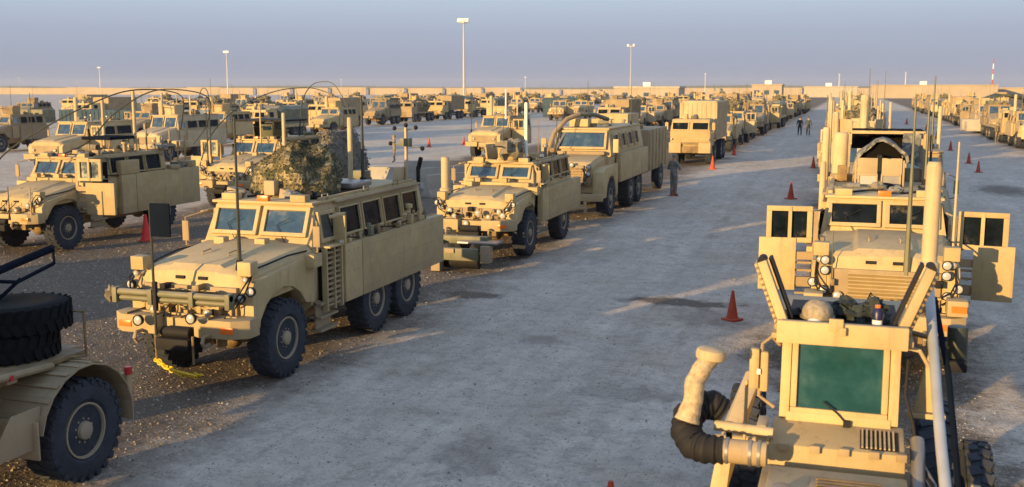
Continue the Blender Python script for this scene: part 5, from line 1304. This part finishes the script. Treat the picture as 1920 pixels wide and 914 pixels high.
# netted load on the truck behind it
k = MB(); secs = []
for j in range(13):
    z = 0.3 + 2.45 * j / 12; row = []
    for i in range(20):
        a = 2 * math.pi * i / 20; kk = (1 - 0.45 * (j / 12) ** 2.4) * (1 + 0.22 * noise.noise(Vector((math.cos(a) * 1.6, math.sin(a) * 1.6, z * 0.9))))
        row.append((math.cos(a) * 1.0 * kk, math.sin(a) * 2.2 * kk, z))
    secs.append(row)
k.loft(secs); nl = k.build('netted_load', NETG, loc=(-23.5, 45.5, 0)); tag(nl, "tall load under a grey-green net, standing behind the camouflage dome", 'netted load')
k = MB()
for i in range(1500):
    f = rr_.choice(nl.data.polygons); c = f.center + f.normal * rr_.uniform(0, 0.08) + Vector((rr_.uniform(-.15, .15), rr_.uniform(-.2, .2), rr_.uniform(-.12, .12))); a = Vector((rr_.uniform(-1, 1), rr_.uniform(-1, 1), rr_.uniform(-1, 1))).normalized()
    n_ = (f.normal + a * 0.7).normalized(); u = n_.cross(a).normalized(); vv = n_.cross(u); s_ = rr_.uniform(0.05, 0.12)
    k.add([c + u * s_, c + vv * s_ * 0.6, c - u * s_, c - vv * s_ * 0.5], [(0, 1, 2, 3)])
tag(k.build('net_garnish', NETG, nl, smooth=False), kind='stuff')

# ---- right column: truck with both doors open behind the near vehicle
t5 = mrap('armoured_truck', "armoured truck with both front doors swung open and a slatted grille", L=6.4, axles=(1.6, 4.9), rack=(3.3, 6.3), hz=(2.12, 2.24), wt=2.80, nwin=3, seed=50, junk=5, open_l=True, open_r=True, slats=9, wsf=0.62, dz=0.14, dfor=0.6, dang=96, gl=GLD, paint=TAN)
t5.location = (0.62, 17.5, 0)
for x, z in ((-0.93, 2.0), (-0.93, 1.83), (-0.95, 1.5), (0.93, 2.0), (0.93, 1.83)): lamp(t5, (x, 0.22, z), 0.085, body=BLK, name='spot_lamp')
for s_ in (-1, 1):
    k = MB(); k.box(s_ * 1.0, s_ * 1.22, -0.18, -0.15, 1.32, 1.42); k.box(s_ * 0.0, s_ * 0.0 + 0.001, 0, 0.001, 1, 1.001); k.build('marker_lamp', AMBER, t5)
    k = MB(); k.box(s_ * 0.94, s_ * 1.24, -0.14, 0.3, 1.25, 1.5); k.build('lamp_housing', TAN, t5, 0.015)
whip(t5, (0.33, 0.3, 1.65), 1.6, 0.06, OLIVE, base=False); whip(t5, (0.33, 0.3, 3.2), 1.5, 0.03, OLIVE, base=False)
whip(t5, (1.12, 1.6, 1.9), 2.0, 0.03, PIPE); whip(t5, (-0.82, 0.2, 1.5), 1.0, 0.012, DKG)
# covered turret on its roof
t_ = thing('turret_shield', None, None); t_.parent = t5; t_.location = (-0.05, 5.0, 2.86)
for s_ in (-1, 1):
    k = MB(); k.box(s_ * 0.04, s_ * 0.42, -0.52, -0.47, 0.24, 0.56); k.build('armour_plate', TAN, t_, 0.012)
    pane(t_, (s_ * 0.22, -0.5, 0.12), (1, 0, 0), (0, 0, 1), 0.38, 0.25, LAMPG if s_ < 0 else STEEL, TAN, 0.035, 0.05, name='window_frame', flat=True)
    k = MB(); k.box(s_ * 0.43, s_ * 0.47, -0.5, 0.5, 0.0, 0.52); k.build('armour_plate', TAN, t_, 0.01)
k = MB(); k.box(-0.45, 0.45, -0.58, 0.5, -0.05, 0.0); k.build('turret_ring', TAN, t_, 0.01)
k = MB(); k.prism([(-0.40, 0.5), (0.44, 0.5), (0.38, 0.66), (0.22, 0.80), (0.04, 0.86), (-0.14, 0.80), (-0.32, 0.66)], 'y', -0.35, 0.5); k.build('interior_shade', DARKIN, t_)  # black filling paints the shade under the canopy
k = MB()
def hood_sec(y, g):
    o_, i_ = [], []
    for j in range(13):
        t = math.pi * j / 12; x = 0.5 * math.cos(t); z = 0.50 + (0.44 + g) * math.sin(t) ** 0.85 - 0.10 * math.sin(2 * t) ** 2 + 0.03 * noise.noise(Vector((x * 5, y * 4, 0)))
        o_.append((x + 0.04, y + 0.03 * math.sin(j * 2.1), z)); i_.append((x * 0.90 + 0.04, y + 0.03 * math.sin(j * 2.1), z - 0.05))
    return o_ + i_[::-1]
k.loft([hood_sec(-0.5, 0), hood_sec(-0.3, 0.03), hood_sec(0.0, -0.03), hood_sec(0.3, 0.0), hood_sec(0.6, -0.1)]); k.build('cloth_canopy', HOODN, t_)
k = MB(); k.cyl((0, -0.9, 0.62), (0, 0.1, 0.6), 0.025, n=8); k.box(-0.06, 0.06, -0.5, 0.1, 0.3, 0.62); k.build('machine_gun', BLK, t_)
f_ = thing('roof_frame', None, None); f_.parent = t5; f_.location = (0.0, 6.0, 2.86)
k = MB(); k.box(-0.65, 0.85, -0.06, 0.0, 0.98, 1.04); k.build('top_bar', TAN, f_)
for x, y in ((-0.68, -0.06), (0.82, -0.06), (0.82, 0.9), (-0.68, 0.9)):
    k = MB(); k.box(x, x + 0.06, y, y + 0.06, 0, 1.0); k.build('post', TAN, f_)
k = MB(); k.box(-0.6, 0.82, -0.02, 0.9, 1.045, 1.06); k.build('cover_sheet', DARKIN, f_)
k = MB(); k.box(-0.6, 0.8, 0.84, 0.88, 0.62, 0.97); k.build('back_panel', DARKIN, f_)  # black panel stands in for the shaded opening under the frame
clutter(f_, -0.55, 0.75, 0.1, 0.8, 0.0, 10, 15, 0.25, 0.5)
k = MB(); k.loft([[(0.42, -0.12, 1.0), (0.78, -0.12, 1.0), (0.80, -0.02, 1.0), (0.44, -0.02, 1.0)], [(0.40, -0.2, 0.75), (0.74, -0.17, 0.72), (0.76, -0.05, 0.72), (0.42, -0.05, 0.75)], [(0.5, -0.16, 0.4), (0.80, -0.2, 0.3), (0.8, -0.08, 0.3), (0.5, -0.06, 0.4)]]); k.build('hanging_cloth', HOODN, f_)
mast(t5, (-0.82, 6.0, 2.86), 1.0, 0.165); mast(t5, (-1.13, 6.3, 2.6), 1.35, 0.075); mast(t5, (-1.12, 4.2, 2.2), 1.15, 0.06)
k = MB(); k.box(-0.86, -0.66, 5.4, 5.5, 2.86, 3.2); k.build('roof_box', CHASSIS, t5, 0.02)
whip(t5, (0.85, 5.2, 2.85), 1.6, 0.035, DKG); whip(t5, (1.0, 6.2, 2.85), 2.2, 0.03, DKG)
# shapes behind its windscreen: seats' tops and papers are built as parts of the cab
# ---- near right vehicle with things lying on its roof
nv_ = detection_vehicle()
k = MB(); k.ball((0, 0, 0.07), 0.115, 0.14, 0.105, 22, 14, zmin=-0.45); hm = k.build('helmet', mat("helmet_cloth", (0.30, 0.25, 0.18), rough=0.9, var=0.35, scale=25, bump=0.4, bscale=40), loc=(-0.18, 8.06, 3.05)); tag(hm, "tan cloth-covered helmet lying on the roof of the near right vehicle", 'helmet')
k = MB(); k.lathe((0, 0, 0), (0, 0, 1), [(0.12, 0.03), (0.128, 0.035), (0.128, 0.05), (0.118, 0.05)], 22); k.build('rim_band', CANVAS, hm)
k = MB(); k.ball((-0.02, -0.13, 0.02), 0.055, 0.03, 0.035, 10, 8); k.build('goggles', WHITE, hm)
k = MB()
for i in range(7): k.ball((-0.12 + 0.06 * i + 0.02 * (i % 2), 0.03 * (i % 3), 0.05 + 0.035 * (i % 3)), 0.085, 0.08, 0.06, 12, 8, amp=0.8, sd=i)
o = k.build('webbing_gear', mat("dark_gear_cloth", (0.022, 0.03, 0.03), rough=0.85, var=0.5, scale=20, bump=0.6, bscale=25), loc=(0.02, 8.22, 3.03)); tag(o, "heap of dark green webbing and pouches beside the helmet", 'webbing gear')
k = MB(); k.ball((0, 0, 0.04), 0.09, 0.07, 0.05, 12, 8, amp=0.8, sd=9); o = k.build('webbing_pouch', bpy.data.materials["dark_gear_cloth"], loc=(-0.36, 8.2, 3.02)); tag(o, "small dark pouch on the roof left of the helmet", 'pouch')
k = MB(); k.lathe((0, 0, 0), (0, 0, 1), [(0.033, 0), (0.035, 0.01), (0.035, 0.06), (0.033, 0.065)], 16); bo = k.build('water_bottle', WHITE, loc=(0.245, 7.96, 3.052)); tag(bo, "small bottle with dark blue label and orange cap on the roof", 'bottle')
k = MB(); k.lathe((0, 0, 0.066), (0, 0, 1), [(0.035, 0), (0.036, 0.05), (0.02, 0.085), (0.015, 0.09)], 16); k.build('bottle_label', mat("dark_blue_label", (0.015, 0.015, 0.07), rough=0.4, var=0.1), bo)
k = MB(); k.lathe((0, 0, 0.156), (0, 0, 1), [(0.02, 0), (0.02, 0.02), (0.001, 0.022)], 14); k.build('bottle_cap', AMBER, bo)
# ---- near left vehicle tail and spare tyres
nl_ = spare_tyre_vehicle()
spare_tyre(-9.72, 9.95, 1.73, "lower dark spare tyre of the pair on the left deck")
spare_tyre(-9.60, 10.05, 2.06, "upper dark spare tyre of the pair on the left deck")
# ---- the truck the photograph was taken from, and others outside the frame whose shadows cross the lane
ORD = ["first", "second", "third", "fourth", "fifth", "sixth", "seventh", "eighth", "ninth", "tenth", "eleventh", "twelfth", "thirteenth", "fourteenth", "fifteenth", "sixteenth", "seventeenth", "eighteenth", "nineteenth", "twentieth", "twenty-first", "twenty-second", "twenty-third"]
PR = {}
PR['a'] = mrap('armoured_truck', "x", lod=1, seed=1, junk=5, turret='gun', L=6.3, whips=[((0.8, 5.0, 2.8), 1.9), ((-0.9, 0.3, 1.7), 2.2)])
PR['b'] = mrap('armoured_truck', "x", lod=1, seed=2, junk=7, L=6.1, open_l=True, wt=2.7, paint=TAN3, turret='gun', whips=[((-0.8, 4.6, 2.7), 2.3)])
PR['c'] = mrap('armoured_truck', "x", lod=1, seed=3, junk=9, L=7.4, axles=(1.25, 4.75, 6.28), rack=(3.2, 7.8), wt=2.95, hz=(1.9, 2.2), paint=TAN2, turret='gun', whips=[((0.9, 6.6, 2.95), 2.5), ((0.2, 0.3, 1.8), 1.6)])
PR['d'] = cargo_truck('cargo_truck', "x", 1, 'container', L=9.0, top=3.6, boxm=TAN3)
PR['e'] = cargo_truck('cargo_truck', "x", 1, 'canvas', L=7.6, axles=(1.5, 5.2, 6.6), top=3.3)
PR['f'] = cargo_truck('cargo_truck', "x", 1, 'flat', L=9.0)
PR['g'] = mrap('armoured_truck', "x", lod=1, seed=6, junk=8, L=6.6, open_r=True, wt=2.85, hz=(1.9, 2.15), nwin=2, whips=[((0.7, 2.8, 2.9), 1.5)])
PR['h'] = mrap('armoured_truck', "x", lod=1, seed=16, junk=14, L=6.4, open_l=True, open_r=True, wt=2.75, hz=(1.95, 2.1), nwin=2, turret='gun', paint=TAN2, whips=[((0.8, 5.6, 2.8), 2.4), ((-0.8, 5.6, 2.8), 1.8)])
k = MB(); k.ball((0, 3.6, 3.0), 0.8, 0.9, 0.75, 14, 10, amp=0.7, sd=3, zmin=-0.3); k.build('netting', CAMO, PR['h'])
PR['i'] = mrap('armoured_truck', "x", lod=1, seed=17, junk=12, L=7.2, axles=(1.25, 4.6, 6.1), wt=3.1, hz=(1.8, 2.3), nwin=2, rack=(3.4, 7.0), rackz=(1.1, 1.9), paint=TAN3, whips=[((0.9, 6.6, 3.1), 1.5), ((-0.9, 3.0, 3.1), 2.2), ((0.5, 0.4, 1.8), 1.8)])
k = MB(); k.box(-0.9, 0.9, 4.0, 6.6, 3.15, 3.5); k.build('roof_crate', OLIVE, PR['i'])
PR['j'] = cargo_truck('cargo_truck', "x", 1, 'flat', L=8.6, top=3.2, paint=TAN3, seed=44)
k = MB(); k.ball((0, 5.6, 2.1), 1.15, 2.6, 1.0, 16, 10, amp=0.6, sd=8); k.build('covered_load', CAMO, PR['j'])
for q_, r0 in (('a', 0.16), ('c', 0.1)): mast(PR[q_], (-0.85, 3.4, 2.75), 1.2, r0)
LEN = dict(h=6.7, i=7.8, j=8.8, a=6.6, b=6.5, c=8.0, d=9.2, e=7.8, f=9.2, g=6.9)
FAR = {k_: join_tree(v_, v_.name) for k_, v_ in PR.items()}
used = set()
rk = random.Random(12)
def put(kind, x, y, label, group, rz=0.0, far=None):
    far = y > 105 if far is None else far
    if far:
        o = bpy.data.objects.new(PR[kind].name, FAR[kind]); COL.objects.link(o)
        tag(o, label, PR[kind]['category'], group)
    else:
        if kind in used: o = copy_tree(PR[kind])
        else: o = PR[kind]; used.add(kind)
        tag(o, label, None, group)
    o.location = (x, y, 0); o.rotation_euler = (0, 0, rz)
    return o
g_off = 'trucks parked outside the frame'
put('c', 0.2, -5.6, "armoured truck under the camera", g_off, far=True)
for i, (kk_, x, y) in enumerate((('g', -10.0, -6.0), ('g', MX, 9.8), ('f', MX, -14.5), ('g', MX, 2.3), ('g', MX - 0.2, -24.5), ('g', -10.0, -15))):
    put(kk_, x, y, f"{ORD[i]} truck parked outside the left edge of the view", g_off, far=True)
# left row to the distance
def row(x, y0, y1, seq, fmt, group, gap=(2.2, 3.6), wob=0.35, start=0):
    y = y0; i = 0
    while y < y1:
        kd = seq[i % len(seq)]
        nm_ = {'d': 'container truck', 'e': 'canvas-topped truck', 'f': 'flat-bed truck', 'j': 'net-covered truck'}.get(kd, 'armoured truck')
        put(kd, x + rk.uniform(-wob, wob), y, fmt.format(o=ORD[i + start], n=nm_), group, rz=R(rk.uniform(-3.0, 3.0)))
        y += LEN[kd] + rk.uniform(*gap); i += 1
row(-9.7, 79.5, 235, "ahbigebhacdigajb", "{n} standing {o} behind the pale container truck in the row left of the lane", 'trucks in the row left of the lane')
row(0.6, 27.0, 215, "icghabicbgahicbgahicbgaa", "{n} standing {o} behind the open-doored truck in the right column", 'trucks in the right column', gap=(0.9, 1.7), wob=0.8)
for i_, o_ in enumerate([q for q in bpy.data.objects if q.get('group') == 'trucks in the right column' and q.location.y < 105]):
    mast(o_, (-0.95, 3.4 + (i_ % 3) * 0.6, 2.6), 1.3 + 0.35 * (i_ % 3), 0.12); mast(o_, (1.0, 4.0, 2.6), 1.7 - 0.3 * (i_ % 2), 0.05, PIPE); clutter(o_, -0.8, 0.8, 2.9, 5.6, 2.8, 7, 300 + i_, 0.3, 0.7); whip(o_, (-1.0, 0.5, 1.9), 2.6, 0.03)
row(14.0, 75, 255, "ahgficbjdaehgciabgjabceh", "{n} standing {o} from the near end of the far right row", 'trucks in the far right row', gap=(1.2, 2.2))
row(MX, 66.0, 74, "g", "{n} with a white mast standing alone in the open middle of the yard", 'trucks in the second row')
row(MX, 104, 240, "dhbigjaceb", "{n} standing {o} beyond the lone truck with white mast", 'trucks in the second row')
row(-59.5, 76, 240, "bhfdijdfeahcgibdfjbc", "{n} standing {o} from the near end of the row across the open yard", 'trucks across the open yard', gap=(2.5, 4.5), wob=0.8)
put('b', -61.5, 61.5, "armoured truck cut off by the left edge of the photo, in the middle distance", 'trucks across the open yard')
put('g', -42.0, 46.5, "armoured truck with an open door, seen over the roof of the nearest left truck", 'trucks across the open yard')
put('c', -43.5, 57.0, "pale armoured truck behind the one seen over the nearest left truck", 'trucks across the open yard')
row(-50.5, 73, 100, "ae", "{n} standing {o} in the short file ahead of the row across the yard", 'trucks in the short file')
row(-74, 98, 330, "gbhfciajebdhagif", "{n} standing {o} in the second row across the open yard", 'trucks in the second row across the yard', gap=(2, 5), wob=1.5)
row(-112, 118, 330, "bihjdfgbhecgjafi", "{n} standing {o} in the third row across the open yard", 'trucks in the third row across the yard', gap=(3, 8), wob=3)
row(-40, 150, 330, "ghbijbfaehdg", "{n} standing {o} in the file between the open yard and the far middle", 'trucks in the middle file', gap=(3, 8), wob=2)
row(-92, 110, 300, "dfecagfdebafdcea", "{n} standing {o} in the farthest row under the perimeter wall", 'trucks in the farthest row', gap=(3, 9), wob=4)
row(-136, 150, 330, "dfecagfdeb", "{n} standing {o} in the thin line near the left part of the wall", 'trucks near the left wall', gap=(8, 22), wob=8)
row(-30, 230, 360, "dfecagfdeb", "{n} standing {o} at the far middle of the yard", 'trucks at the far middle of the yard', gap=(4, 12), wob=6)
k = MB(); k.lathe((0.9, 2.0, 2.7), (0, 0, 1), [(0.06, 0), (0.05, 2.0), (0.001, 2.05)], 10)
o = k.build('white_mast', WHITE, None, loc=(MX, 66.0, 0)); tag(o, "white aerial mast rising from the lone truck in the middle of the yard", 'mast')
for kd in PR:
    if kd not in used: drop_tree(PR[kd])
for i in range(6): put('adefcg'[i], 30 + i * 9, 300 + (i % 3) * 14, f"small far {'truck'} {ORD[i]} from the left in front of the long sand building", 'trucks by the long building', far=True)

# ---- perimeter wall, buildings, poles on the horizon
pw = thing('perimeter_wall', "long sunlit sand-coloured perimeter wall along the horizon", 'wall', (0, 0, 0))
x = -760; i = 0
while x < 150:
    w_ = 26; y = 640 + max(0, x + 420) * 0.22; h_ = 4.7 + 0.5 * math.sin(i * 1.7) * (1 if i % 4 == 0 else 0.2) - (0.9 if -215 < x < -150 else 0)
    k = MB(); k.hexa([(x, y, -0.2), (x + w_ - 0.35, y + w_ * 0.1, -0.2), (x + w_ - 0.35, y + w_ * 0.1 + 0.6, -0.2), (x, y + 0.6, -0.2), (x, y, h_), (x + w_ - 0.35, y + w_ * 0.1, h_), (x + w_ - 0.35, y + w_ * 0.1 + 0.6, h_), (x, y + 0.6, h_)])
    k.build('wall_segment', WALLM, pw); x += w_; i += 1
def building(x0, x1, y, dep, h, label, wm=WALLM, wins=6, par=0.4):
    T = thing('low_building', label, 'building', (x0, y, 0)); W_ = x1 - x0
    k = MB(); k.box(0, W_, 0, dep, -0.2, h); k.build('wall', wm, T)
    k = MB(); k.box(-0.4, W_ + 0.4, -0.4, dep + 0.4, h + 0.002, h + par); k.build('roof', CONC if par > 0.45 else wm, T)
    for i in range(wins):
        a = W_ * (i + 0.5) / wins
        k = MB(); k.box(a - 1.1, a + 1.1, -0.06, 0.05, h * 0.3, h * 0.62); f = k.build('window', BLUEG, T)
    k = MB(); k.box(W_ * 0.4, W_ * 0.4 + 3, dep * 0.4, dep * 0.4 + 3, h + par, h + par + 1.6); k.build('roof_unit', WHITE, T)
    return T
building(8, 62, 520, 25, 5.8, "long sand building on the horizon above the right column", wins=0)
building(-43, -30, 480, 14, 6.0, "small square building above the far end of the left row", wins=3)
building(-92, -66, 420, 16, 4.6, "low white-roofed building right of the centre horizon", wins=3, par=0.8)
building(62, 120, 560, 20, 4.6, "far pale building at the right edge of the horizon", wins=0)
building(-24, 2, 560, 14, 5.2, "pale low building between the small square one and the long one", wm=CONC, wins=0)
for i, (x, y) in enumerate(((26, 205), (36, 190), (44, 178))):
    T = thing('net_shelter', ["dark green netted shelter farthest behind the right row", "dark green netted shelter in the middle of three behind the right row", "dark green netted shelter nearest the right edge"][i], 'shelter', (x, y, 0))
    k = MB(); k.loft([[(-4, 0, 2.6), (-1, 0, 3.7), (1, 0, 3.7), (4, 0, 2.6), (4, 0, 2.5), (0, 0, 3.4), (-4, 0, 2.5)], [(-4, 9, 2.6), (-1, 9, 3.8), (1, 9, 3.6), (4, 9, 2.6), (4, 9, 2.5), (0, 9, 3.4), (-4, 9, 2.5)]]); k.build('net_roof', camo_mat("dark_green_net%d" % i, [(0.03, 0.045, 0.03), (0.05, 0.06, 0.04), (0.02, 0.03, 0.025), (0.08, 0.08, 0.05)], 2), T)
    for a, c in ((-3.9, 0.1), (3.9, 0.1), (-3.9, 8.9), (3.9, 8.9), (0, 0.1), (0, 8.9)):
        k = MB(); k.cyl((a, c, 0), (a, c, 2.6 + (0.8 if a == 0 else 0)), 0.07, n=6); k.build('post', CHASSIS, T)
p = at(870, 165, 300); light_pole(p.x, 300, 24.0, "tallest floodlight pole, right above the middle of the yard", r=0.45)
p = at(427, 165, 545); light_pole(p.x, 545, 25.0, "floodlight pole on the left half of the horizon with a bright lamp head", r=0.4)
p = at(1182, 165, 500); light_pole(p.x, 500, 24.0, "faint floodlight pole right of the picture's middle", r=0.35, heads=2)
p = at(188, 165, 880); light_pole(p.x, 880, 24.0, "faint short floodlight pole near the left end of the horizon", r=0.5, heads=3)
T = thing('red_white_tower', "thin red and white striped mast on the right horizon", 'mast', tuple(at(1860, 165, 760).xy) + (0,))
for i in range(7):
    k = MB(); k.cyl((0, 0, i * 3.4), (0, 0, (i + 1) * 3.4), 0.5 - 0.04 * i, n=8); k.build('mast_section', WHITE if i % 2 else CONEM, T)
for i, (px, yy, hh_) in enumerate(((985, 700, 12), (1573, 600, 12), (1697, 620, 13), (37, 800, 14), (145, 840, 10), (640, 820, 12), (1322, 700, 14))):
    p = at(px, 165, yy); o = thing('thin_pole', f"thin pale pole on the horizon, {ORD[i]} of seven", 'pole', (p.x, yy, 0), group='thin poles on the horizon')
    k = MB(); k.cyl((0, 0, 0), (0, 0, hh_), 0.28, 0.15, 6); k.build('shaft', GALV, o)
    k = MB(); k.box(-0.4, 0.4, -0.2, 0.2, hh_ - 0.3, hh_ + 0.2); k.build('lamp_head', GALV, o)
hm_ = mat("far_scrub", (0.07, 0.08, 0.07), rough=1, var=0.2, scale=0.01)
k = MB(); pts = []
for i in range(121):
    x = -4200 + i * 60; z = 5 + 5.5 * max(0, 0.5 + 0.5 * math.sin(i * 0.31) + 0.5 * noise.noise(Vector((i * 0.4, 0, 0)))) + (7 if 8 < i < 14 else 0)
    pts.append((x, z))
for a, c in zip(pts[:-1], pts[1:]): k.hexa([(a[0], 2600, -1), (c[0], 2600, -1), (c[0], 2700, -1), (a[0], 2700, -1), (a[0], 2600, a[1]), (c[0], 2600, c[1]), (c[0], 2700, c[1]), (a[0], 2700, a[1])])
tag(k.build('distant_hills', hm_, smooth=False), kind='structure')

# ---- mid-ground odds and ends
T = thing('shipping_container', "long blue-grey container standing across the yard at left", 'container', (-62, 88, 0))
k = MB(); k.box(-15, -2.6, 0, 2.4, 0.1, 2.6); k.build('container_wall', BLUEG, T, 0.03)
k = MB(); k.box(-2.55, 3.5, 0, 2.4, 0.1, 2.65); k.build('container_wall', mat("blue_container_paint", (0.055, 0.12, 0.2), rough=0.6, var=0.2), T, 0.03)
k = MB(); k.box(-1, -0.4, -0.04, 0.02, 1.3, 1.8); k.build('vent', BLK, T)
for i in range(24):
    k = MB(); k.box(-14.8 + i * 0.5, -14.6 + i * 0.5, -0.05, 0.0, 0.3, 2.45); k.build('wall_rib', BLUEG, T)
for i, (x, y, ln, rz, hh_, lb) in enumerate(((-17.0, 44.0, 3.2, 62, 1.0, "concrete barrier block nearest the roller-bracket truck"), (-18.9, 47.4, 3.2, 62, 1.0, "concrete barrier block behind the nearest one"), (-21.3, 51.0, 2.2, 10, 1.0, "short grey concrete block above the rear windows of the six-wheeled truck"), (-24.0, 50.0, 3.6, 5, 0.7, "low sunlit barrier left of the short grey block"), (13.4, 122, 4.5, 0, 1.5, "big grey block standing ahead of the far right row"))):
    T = thing('concrete_barrier', lb, 'barrier', (x, y, 0), R(rz))
    k = MB(); k.prism([(-0.35, 0), (0.35, 0), (0.33, 0.12), (0.16, 0.35), (0.11, hh_), (-0.11, hh_), (-0.16, 0.35), (-0.33, 0.12)] if i != 4 else [(-1, 0.25), (1, 0.25), (1, hh_), (-1, hh_)], 'x', -ln / 2, ln / 2)
    bb = k.build('block', CONC, T, 0.02)
    k = MB(); k.tube([(-0.3, 0, hh_ - 0.02), (-0.3, 0, hh_ + 0.08), (-0.15, 0, hh_ + 0.08), (-0.15, 0, hh_ - 0.02)], 0.015, 6); k.build('lifting_eye', STEEL, T)
T = thing('pickup_truck', "small white-roofed pickup behind the nearest left truck", 'pickup', (-59.0, 69, 0))
k = MB(); k.box(-0.9, 0.9, 0, 4.9, 0.5, 1.1); k.frust((-0.9, 0.9, 1.2, 3.2), 1.101, (-0.75, 0.75, 1.6, 3.0), 1.75); k.build('body', WHITE, T, 0.05)
k = MB(); k.frust((-0.8, 0.8, 1.17, 1.25), 1.15, (-0.68, 0.68, 1.5, 1.6), 1.68); k.build('windscreen', GLD, T)
for yy in (0.9, 4.0):
    for s_ in (-1, 1): wheel(T, s_ * 0.78, yy, r=0.38, wd=0.25, lod=0)
T = thing('white_van', "white van at the right edge behind the far right row", 'van', (26.0, 120, 0))
k = MB(); k.loft([[(-1, y, 0.5), (1, y, 0.5), (1, y, z * 0.6), (0.85, y, z), (-0.85, y, z), (-1, y, z * 0.6)] for y, z in ((0, 1.1), (0.6, 1.3), (1.4, 2.2), (5.6, 2.3), (5.8, 2.2))]); k.build('body', WHITE, T)
k = MB(); k.hexa([(-0.8, 0.62, 1.35), (0.8, 0.62, 1.35), (0.8, 0.7, 1.35), (-0.8, 0.7, 1.35), (-0.72, 1.28, 2.1), (0.72, 1.28, 2.1), (0.72, 1.36, 2.1), (-0.72, 1.36, 2.1)]); k.build('windscreen', GLD, T)
for yy in (1.1, 4.8):
    for s_ in (-1, 1): wheel(T, s_ * 0.88, yy, r=0.38, wd=0.25, lod=0)
for i, (x, y, w_, d_, h_, m_) in enumerate(((-70, 150, 3, 3, 2.6, WHITE), (-92, 190, 6, 2.5, 2.6, BLUEG), (-48, 165, 6, 2.5, 3.2, BLUEG), (-118, 150, 5, 2.5, 2.2, BLUEG), (-110, 118, 4, 2.5, 1.8, OLIVE), (-140, 210, 8, 3, 2.5, CONC), (-42, 120, 2.5, 2.5, 2.6, TAN), (-20.5, 88, 2.4, 5, 2.6, TAN))):
    T = thing('storage_container', ["white cabin near the far trucks at left", "blue-grey container in the far left distance", "dark blue box container beside the tallest light pole", "blue-grey container near the left horizon", "low olive container at the far left", "grey container before the left part of the wall", "small sand container in the middle distance", "yellow-lit sand container beyond the arm of the tall truck"][i], 'container', (x, y, 0))
    k = MB(); k.box(0, w_, 0, d_, 0.1, h_); k.build('container_wall', m_, T, 0.03)
    k = MB(); k.box(w_ * 0.45, w_ * 0.5, -0.04, 0, 0.2, h_ - 0.1); k.box(-0.02, w_ + 0.02, -0.03, 0, h_ - 0.12, h_ + 0.02); k.build('door_bar', m_, T)
# cones
CN = [(-2.21, 21.93, "worn orange cone standing alone on the lane left of the open-doored truck", 0.66), (-2.29, 10.55, "cone cut off by the bottom edge of the photo", 0.72), (-21.3, 27.9, "bright red cone beside the nearest left truck", 0.9), (-7.8, 63.2, "orange cone at the nose of the container truck", 0.85), (-8.0, 77.0, "red cone behind the container truck", 0.8),
      (7.06, 65.5, "cone on the right lane, nearest of the group", 0.7), (7.3, 73.3, "cone on the right lane just behind the nearest", 0.75), (-2.1, 66, "orange cone left of the right column's masts", 0.75), (8.1, 128, "far cone high on the right lane", 0.8), (-2.4, 47.3, "small red cone beside the right column", 0.8), (-21.0, 53.0, "orange cone in the yard right of the camera mast", 0.8),
      (-31.3, 83.6, "small pink cone near the lone truck", 0.8), (7.4, 88, "small cone on the right lane beyond the pair", 0.8), (-33, 80, "pink cone farther out in the open yard", 0.8), (-7.55, 47.3, "orange cone behind the standing soldier's legs", 0.75), (-35, 70, "faint cone in the yard left of the camera mast", 0.8), (7.8, 108, "far small cone on the right lane", 0.8), (7.0, 150, "farthest cone on the right lane", 0.9), (-26, 76, "faint cone right of the camera mast", 0.8)]
for x, y, lb, h_ in CN: cone(x, y, lb, h_ * 0.95, rz=x)
for o in [q for q in bpy.data.objects if q.get('label', '').startswith('bright red cone')]:
    o.data = o.data.copy(); o.data.materials[0] = mat("bright_red_plastic", (0.75, 0.03, 0.035), rough=0.6, var=0.1)
# people
person("soldier in grey-green uniform standing by the rear wheels of the arm truck", (-7.45, 46.6, 0), R(150), pose=1, cap='cap', h=1.05, top=(0.20, 0.21, 0.19), pants=(0.17, 0.18, 0.165))
person("person in dark clothing walking up the lane, left of the pair", (-4.96, 109.9, 0), R(185), top=(0.02, 0.025, 0.035), pants=(0.02, 0.025, 0.035), pose=3, cap='cap', h=1.06)
person("person in grey clothing walking up the lane, right of the pair", (-4.15, 110.2, 0), R(175), top=(0.06, 0.07, 0.07), pants=(0.04, 0.05, 0.05), pose=3, cap='cap', h=1.06)
person("soldier in tan uniform pointing in the middle of the open yard", (-28.15, 62.3, 0), R(-60), top=(0.24, 0.19, 0.13), pants=(0.2, 0.17, 0.12), pose=2, cap='helmet')
person("soldier in tan uniform beside the far right row", (12.2, 101, 0), R(60), top=(0.2, 0.17, 0.12), pants=(0.18, 0.15, 0.11), pose=0, cap='helmet')
# small utility post beside the soldier in the yard
k = MB(); k.box(-0.2, 0.2, -0.2, 0.2, 0.02, 1.1); o = k.build('marker_block', CONC, loc=(-30.5, 57.5, 0)); tag(o, "small upright tan block in the open yard left of the pointing soldier", 'block')

# ---- dusty evening air
k = MB(); k.box(-3300, 3300, -3300, 3300, -2.0, 32)
hz_ = bpy.data.materials.new("dusty_air"); hz_.use_nodes = True; N = hz_.node_tree.nodes; N.remove(N["Principled BSDF"])
pv = N.new("ShaderNodeVolumePrincipled"); pv.inputs["Density"].default_value = HAZE; pv.inputs["Color"].default_value = (0.80, 0.87, 1.0, 1); pv.inputs["Anisotropy"].default_value = 0.0
hz_.node_tree.links.new(pv.outputs[0], N["Material Output"].inputs["Volume"])
ho = k.build('haze', hz_, smooth=False); tag(ho, "thin dusty evening air over the whole yard", "haze", kind='stuff')
